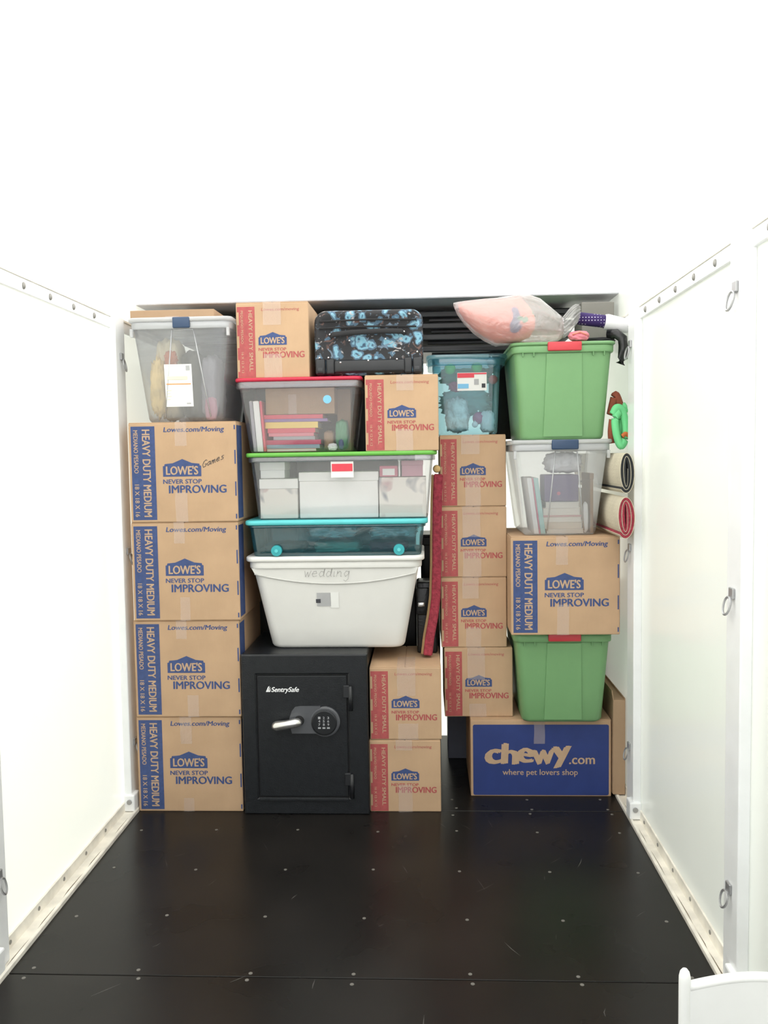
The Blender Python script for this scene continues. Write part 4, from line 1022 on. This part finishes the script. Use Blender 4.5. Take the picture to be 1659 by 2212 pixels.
# ------------------------------------------------------------------ rolled rugs by the right wall
def rolled(name, label, cx, cz, hw, hh_, y0, y1, m_pile, m_back, turns, thick):
    t = thing(name, label, 'rug', (cx, y0, cz - hh_), 0, 'rolled rugs by the right wall')
    n = int(28 * turns); outer = []; inner = []
    for i in range(n + 1):
        a = 2 * math.pi * i / 28 - 2.2; k = (i / 28) * thick * 1.10
        ra, rb = hw - .001 - k, hh_ - .001 - k
        rr_ = (max(ra, .006), max(rb, .02)); cs, sn = math.cos(a), math.sin(a)
        outer.append((rr_[0] * cs, hh_ + rr_[1] * sn))
        inner.append((max(rr_[0] - thick, .002) * cs, hh_ + max(rr_[1] - thick, .014) * sn))
    def sheet(f0, f1, dy):
        A = [(o_[0] + (i_[0] - o_[0]) * f0, o_[1] + (i_[1] - o_[1]) * f0) for o_, i_ in zip(outer, inner)]
        B = [(o_[0] + (i_[0] - o_[0]) * f1, o_[1] + (i_[1] - o_[1]) * f1) for o_, i_ in zip(outer, inner)]
        bm = bmesh.new(); rings_ = []
        for yy in (dy, y1 - y0): rings_.append([(p[0], yy, p[1]) for p in A] + [(p[0], yy, p[1]) for p in reversed(B)])
        V = [[bm.verts.new(p) for p in r_] for r_ in rings_]; m_ = len(V[0])
        for i in range(m_): bm.faces.new((V[0][i], V[0][(i + 1) % m_], V[1][(i + 1) % m_], V[1][i]))
        for v in V:
            for i in range(n): bm.faces.new((v[i], v[i + 1], v[m_ - 2 - i], v[m_ - 1 - i]))
        bmesh.ops.recalc_face_normals(bm, faces=bm.faces); return bm
    link('backing', sheet(0, .15, 0), m_back, t); link('pile', sheet(.16, 1, .001), m_pile, t)
    return t
a = P(1346, 1040, 3.46); b = P(1338, 1132, 3.46)
ZK = ZM5 + .002
rolled('rolled_rug', 'rolled rug with red pile and pale backing at the right wall', .7965, ZK + .090, .0425, .089, 3.44, 4.50, 'rug_red', 'rug_cream', 2.6, .0125)
rolled('rolled_rug', 'rolled rug with black pile and cream backing above the red one', .8015, ZK + .268, .0375, .086, 3.45, 4.50, 'rug_black', 'rug_cream', 2.4, .0120)

# ------------------------------------------------------------------ cloth toy between the upper green tote and the wall
ZS = ZK + .356
t = thing('fabric_streamer', 'mint green looped fabric on the rolled rugs beside the upper green tote', 'fabric', (.824, 3.66, ZS), 0); t.scale = (.78, 1, 1)
def loop(name, pts, rad, mat, flat=(.8, 1.0)):
    bm = bmesh.new(); P_ = [Vector(p) for p in pts]; out = []
    for i in range(len(P_) - 1):
        p0, p1, p2, p3 = P_[max(i - 1, 0)], P_[i], P_[i + 1], P_[min(i + 2, len(P_) - 1)]
        for k in range(6):
            u = k / 6; out.append(.5 * ((2 * p1) + (-p0 + p2) * u + (2 * p0 - 5 * p1 + 4 * p2 - p3) * u * u + (-p0 + 3 * p1 - 3 * p2 + p3) * u ** 3))
    out.append(P_[-1]); tube(bm, out, rad, 10, flat=flat); return link(name, bm, mat, t, True)
loop('green_loop', [(-.005, 0, .16), (-.030, -.006, .13), (-.022, -.012, .06), (.0, -.012, .022), (.024, -.006, .05), (.026, .0, .11), (.010, .004, .165), (-.022, .0, .175), (-.040, .0, .15)], 0.020, 'mint_cloth')
loop('green_fold', [(-.005, .02, .05), (.012, .02, .12), (.028, .02, .17), (.020, .03, .19)], 0.018, 'mint_cloth')
loop('orange_band', [(.004, -.018, .058), (.020, -.020, .068), (.036, -.016, .062)], 0.010, 'orange_cloth')
loop('rust_end', [(-.042, .012, .03), (-.046, .012, .08), (-.040, .01, .13)], 0.018, 'rust_cloth')
loop('rust_fold', [(-.044, .03, .15), (-.030, .03, .20), (-.018, .03, .23), (.0, .03, .20), (.012, .03, .165)], 0.022, 'rust_cloth')

# ------------------------------------------------------------------ plastic bag of coral bedding
YBg = 3.60; zl = 1.9925
def outline(pts, y): return [P(a, b, y) for a, b in pts]
def bag_section(px_, top_, bot_, dy, k=48, crease=True):
    """upright cross-section ring of the bag at pixel column px_"""
    a, b = P(px_, top_, YBg), P(px_, bot_, YBg); cz, hz_ = (a.z + b.z) / 2, (a.z - b.z) / 2
    cy = YBg + .10
    pts = []
    for i in range(k):
        an = 2 * math.pi * i / k; wob = 1 + .07 * noise.noise((px_ * .02, math.cos(an) * 1.5, math.sin(an) * 1.5))
        if crease: wob += .05 * abs(noise.noise((px_ * .010, math.cos(an) * 5 + 3, math.sin(an) * 5))) * (1 + max(0, px_ - 1110) * .035) - .02
        pts.append((a.x, cy + dy * math.cos(an) * wob, max(cz + hz_ * math.sin(an) * wob, zl + .003 if px_ > 1090 else 1.986)))
    return pts
secs = [(981, 645, 652, .01), (990, 643, 672, .04), (1005, 641, 692, .07), (1025, 640, 712, .095), (1050, 637, 730, .11), (1075, 634, 741, .12), (1100, 632, 746, .125), (1125, 630, 744, .125), (1150, 632, 738, .12), (1172, 640, 734, .11), (1192, 654, 732, .09), (1206, 664, 730, .07), (1216, 672, 727, .05), (1224, 678, 722, .038)]
root = P(1110, 740, YBg); root.z = zl
t = thing('plastic_bag', 'translucent plastic bag of coral bedding on the upper green tote', 'bag', root, 0)
bm = bmesh.new(); loft(bm, [[(p[0] - root.x, p[1] - root.y, p[2] - root.z) for p in bag_section(*s)] for s in secs]); bmesh.ops.recalc_face_normals(bm, faces=bm.faces)
o = link('film', bm, 'film', t, True)
fl_ = [(1222, 679, 722, .038), (1228, 672, 722, .042), (1236, 662, 716, .05), (1245, 654, 704, .056), (1252, 650, 694, .058), (1258, 650, 686, .06)]
bm = bmesh.new(); loft(bm, [[(p[0] - root.x, p[1] - root.y + .01 * math.sin(i * 2.4), p[2] - root.z) for i, p in enumerate(bag_section(*s))] for s in fl_], False, False); bmesh.ops.recalc_face_normals(bm, faces=bm.faces)
link('flared_neck', bm, 'film', t, True)
bm = bmesh.new(); tube(bm, [Vector((P(1223, 700, YBg).x - root.x, .10 + .038 * math.cos(k * .5236), P(1223, 700, YBg).z - root.z + .040 * math.sin(k * .5236))) for k in range(13)], .003, 6); link('twist_tie', bm, 'white_cloth', t, True)
inn = [(a + 3, b + 5, c - 7, d * .80) for a, b, c, d in secs[1:8]] + [(1136, 642, 728, .088), (1150, 655, 722, .07), (1160, 672, 706, .04)]
bed_o = bpy.data.objects.new('bedding', None)
C.objects.link(bed_o); bed_o.location = root; tag(bed_o, 'coral pink printed bedding inside the plastic bag', 'bedding')
bm = bmesh.new(); loft(bm, [[(p[0] - root.x, p[1] - root.y, max(p[2] - root.z, .008)) for p in bag_section(a, b, c, d, 24, False)] for a, b, c, d in inn]); bmesh.ops.recalc_face_normals(bm, faces=bm.faces)
link('coral_cover', bm, 'coral_print', bed_o, True)

# ------------------------------------------------------------------ other things on the upper green tote
YA = 3.74
a, b, c = P(1250, 692, YA), P(1318, 700, YA), P(1354, 708, YA)
a.z += .0; 
t = thing('gift_wrap_roll', 'purple dotted roll with white sleeve lying beside the plastic bag', 'roll', (a.x, YA, a.z - .024), 0)
bm = bmesh.new(); tube(bm, [a - a, (b - a) * .5, (b - a)], .027, 18); o = link('dotted_roll', bm, 'purple_dots', t, True); o.location = (0, 0, .032)
bm = bmesh.new(); tube(bm, [(b - a) * .82, (b - a) * .9, (c - a) * 1.0, (c - a) * 1.04], [.0315, .034, .030, .026], 18); o = link('white_sleeve', bm, 'white_cloth', t, True); o.location = (0, -.003, .030)
t = thing('black_pouch', 'black pouch with a strap drooping over the upper green tote lid', 'pouch', (P(1292, 735, 3.70).x, 3.70, zl), 0)
bm = blob(0, .05, .030, .085, .05, .013, .12, 3, 4, 2, .5); zmin = min(v.co.z for v in bm.verts); bmesh.ops.translate(bm, verts=bm.verts, vec=(0, 0, -zmin)); link('pouch_body', bm, 'black_cloth', t, True)
pts = [(.045, .02, .035), (.075, -.005, .034), (.098, -.018, .012), (.101, -.020, -.03), (.099, -.018, -.070), (.090, -.014, -.094)]
bm = bmesh.new(); tube(bm, pts, .021, 10, flat=(.75, 1)); link('strap', bm, 'black_leather', t, True)
t = thing('coral_slipper', 'small coral pouch peeping out beside the red latch of the upper green tote', 'pouch', (P(1252, 728, 3.63).x, 3.625, zl), 0)
bm = blob(0, .03, .024, .045, .03, .022, .15, 3, 4, 9, .3); zmin = min(v.co.z for v in bm.verts); bmesh.ops.translate(bm, verts=bm.verts, vec=(0, 0, -zmin)); link('pouch_body', bm, 'book_pink', t, True)
bm = bmesh.new(); tube(bm, [(-.03, .005, .026), (0, -.002, .036), (.03, .005, .024)], .004, 6); link('piping', bm, 'coral_cloth', t, True)
o = crate('grey_box', 'grey box at the back of the upper green tote lid under the ceiling', 'box', 1256, 651, 1327, 700, 3.92, .20, 'grey_card', zl, .004, None, (.35, 'grey_card'))

# ------------------------------------------------------------------ behind the stack: added light blockers, folding tables on the tallest
t = thing('light_blocker_bin', 'narrow black bin shape added behind the grey tote to darken the gap', 'bin', (.022, 4.24, 0), 0)  # added blocker, keeps the gap left of the red rug dark
bm = bmesh.new(); loft(bm, [rrect(0, .12, .085, .22, .02, 0), rrect(0, .12, .095, .24, .02, 1.08), rrect(0, .12, .105, .25, .02, 1.085), rrect(0, .12, .105, .25, .02, 1.12)]); link('blocker_bin_body', bm, 'black_plastic', t)
link('blocker_bin_lid', box(-.05, .05, 0, .24, 1.12, 1.135, .005), 'black_plastic', t)
t = thing('light_blocker_cabinet', 'tall black cabinet shape added behind the totes to block the bright back wall', 'cabinet', (-.62, 4.22, 0), 0)  # added to hide the glowing back wall; also carries the folding tables
link('blocker_cabinet_body', box(-.60, .57, .02, .36, .06, 2.0, .004), 'black_plastic', t)
for s in (-1, 1):
    dd = link('blocker_cabinet_door', box(-.015 + s * .2925 - .288, -.015 + s * .2925 + .288, 0, .02, .08, 1.98, .003), 'black_plastic', t)
    link('handle', box(-.015 + s * .05 - .006, -.015 + s * .05 + .006, -.02, 0, .95, 1.10, .003), 'dark_steel', dd)
link('blocker_plinth', box(-.58, .55, .04, .34, 0, .06), 'black_plastic', t)
for i in range(4):
    z = 2.001 + i * .056
    o = thing('folding_table', ('black folding table lying lowest on the cabinet behind the suitcase', 'black folding table second from below on the cabinet', 'black folding table third from below on the cabinet', 'black folding table topmost under the ceiling')[i], 'table', (-.22 + (.012, -.008, .01, 0)[i], 4.085 + .012 * i, z), (.012, -.006, .008, 0)[i], 'folding tables piled under the ceiling')
    link('tabletop', box(-.92, .92, 0, .50, .012, .042, .006, 3), 'black_plastic', o)
    for s in (-1, 1): link('folded_leg', box(s * .55 - .30, s * .55 + .30, .05, .075, 0, .012, .002), 'dark_steel', o)

bm = bmesh.new(); rings_ = []
for i in range(15):
    x = -.10 + .20 * i / 14; y = .012 * math.sin(i * 1.3)
    rings_.append([(x, y, 0), (x, y + .008, 0), (x, y + .008, .40), (x, y, .40)])
loft(bm, rings_); bmesh.ops.recalc_face_normals(bm, faces=bm.faces)
o = link('light_blocker_blanket', bm, 'black_cloth', None, True); o.location = (.415, 4.20, 1.60); tag(o, 'black blanket shape added to darken the gap between the blue tote and the upper green tote', 'blanket')  # dark sheet added so no back-wall brightness shows between these totes

# ------------------------------------------------------------------ white furniture panel in the right foreground
YW = 1.72
x0 = P(1471, 2160, YW).x; x1 = P(1497, 2160, YW).x; zt = P(1484, 2101, YW).z
t = thing('bed_end_panel', 'white painted bed end with round-topped post in the right foreground', 'bed end', (x0, YW, 0), 0)
pw = x1 - x0; ww = .835 - x0
def post(xc):
    bm = bmesh.new(); rg = []
    for z, k in ((0, .8), (.03, 1), (zt - .03, 1), (zt - .018, .97), (zt - .008, .78), (zt - .002, .42), (zt, .1)):
        rg.append([(xc + pw / 2 * k * math.cos(2 * math.pi * q / 18), .016 + pw / 2 * k * math.sin(2 * math.pi * q / 18), z) for q in range(18)])
    loft(bm, rg); bmesh.ops.recalc_face_normals(bm, faces=bm.faces); link('post', bm, 'furniture_white', t, True)
post(pw / 2); post(ww - pw / 2)
xs_ = [pw - .003 + (ww - 2 * pw + .006) * i / 20 for i in range(21)]
ztop = [P(1499, 2142, YW).z + .022 * math.sin(math.pi * i / 20) for i in range(21)]
bm = front_plate([(a, b) for a, b in zip(xs_, ztop)] + [(xs_[-1], .12), (xs_[0], .12)], .008, .026); link('panel', bm, 'furniture_white', t)
bm = bmesh.new(); tube(bm, [(a, .017, b) for a, b in zip(xs_, ztop)], .011, 8); link('top_rail', bm, 'furniture_white', t, True)
link('bottom_rail', box(xs_[0], xs_[-1], .004, .030, .09, .14, .003), 'furniture_white', t)
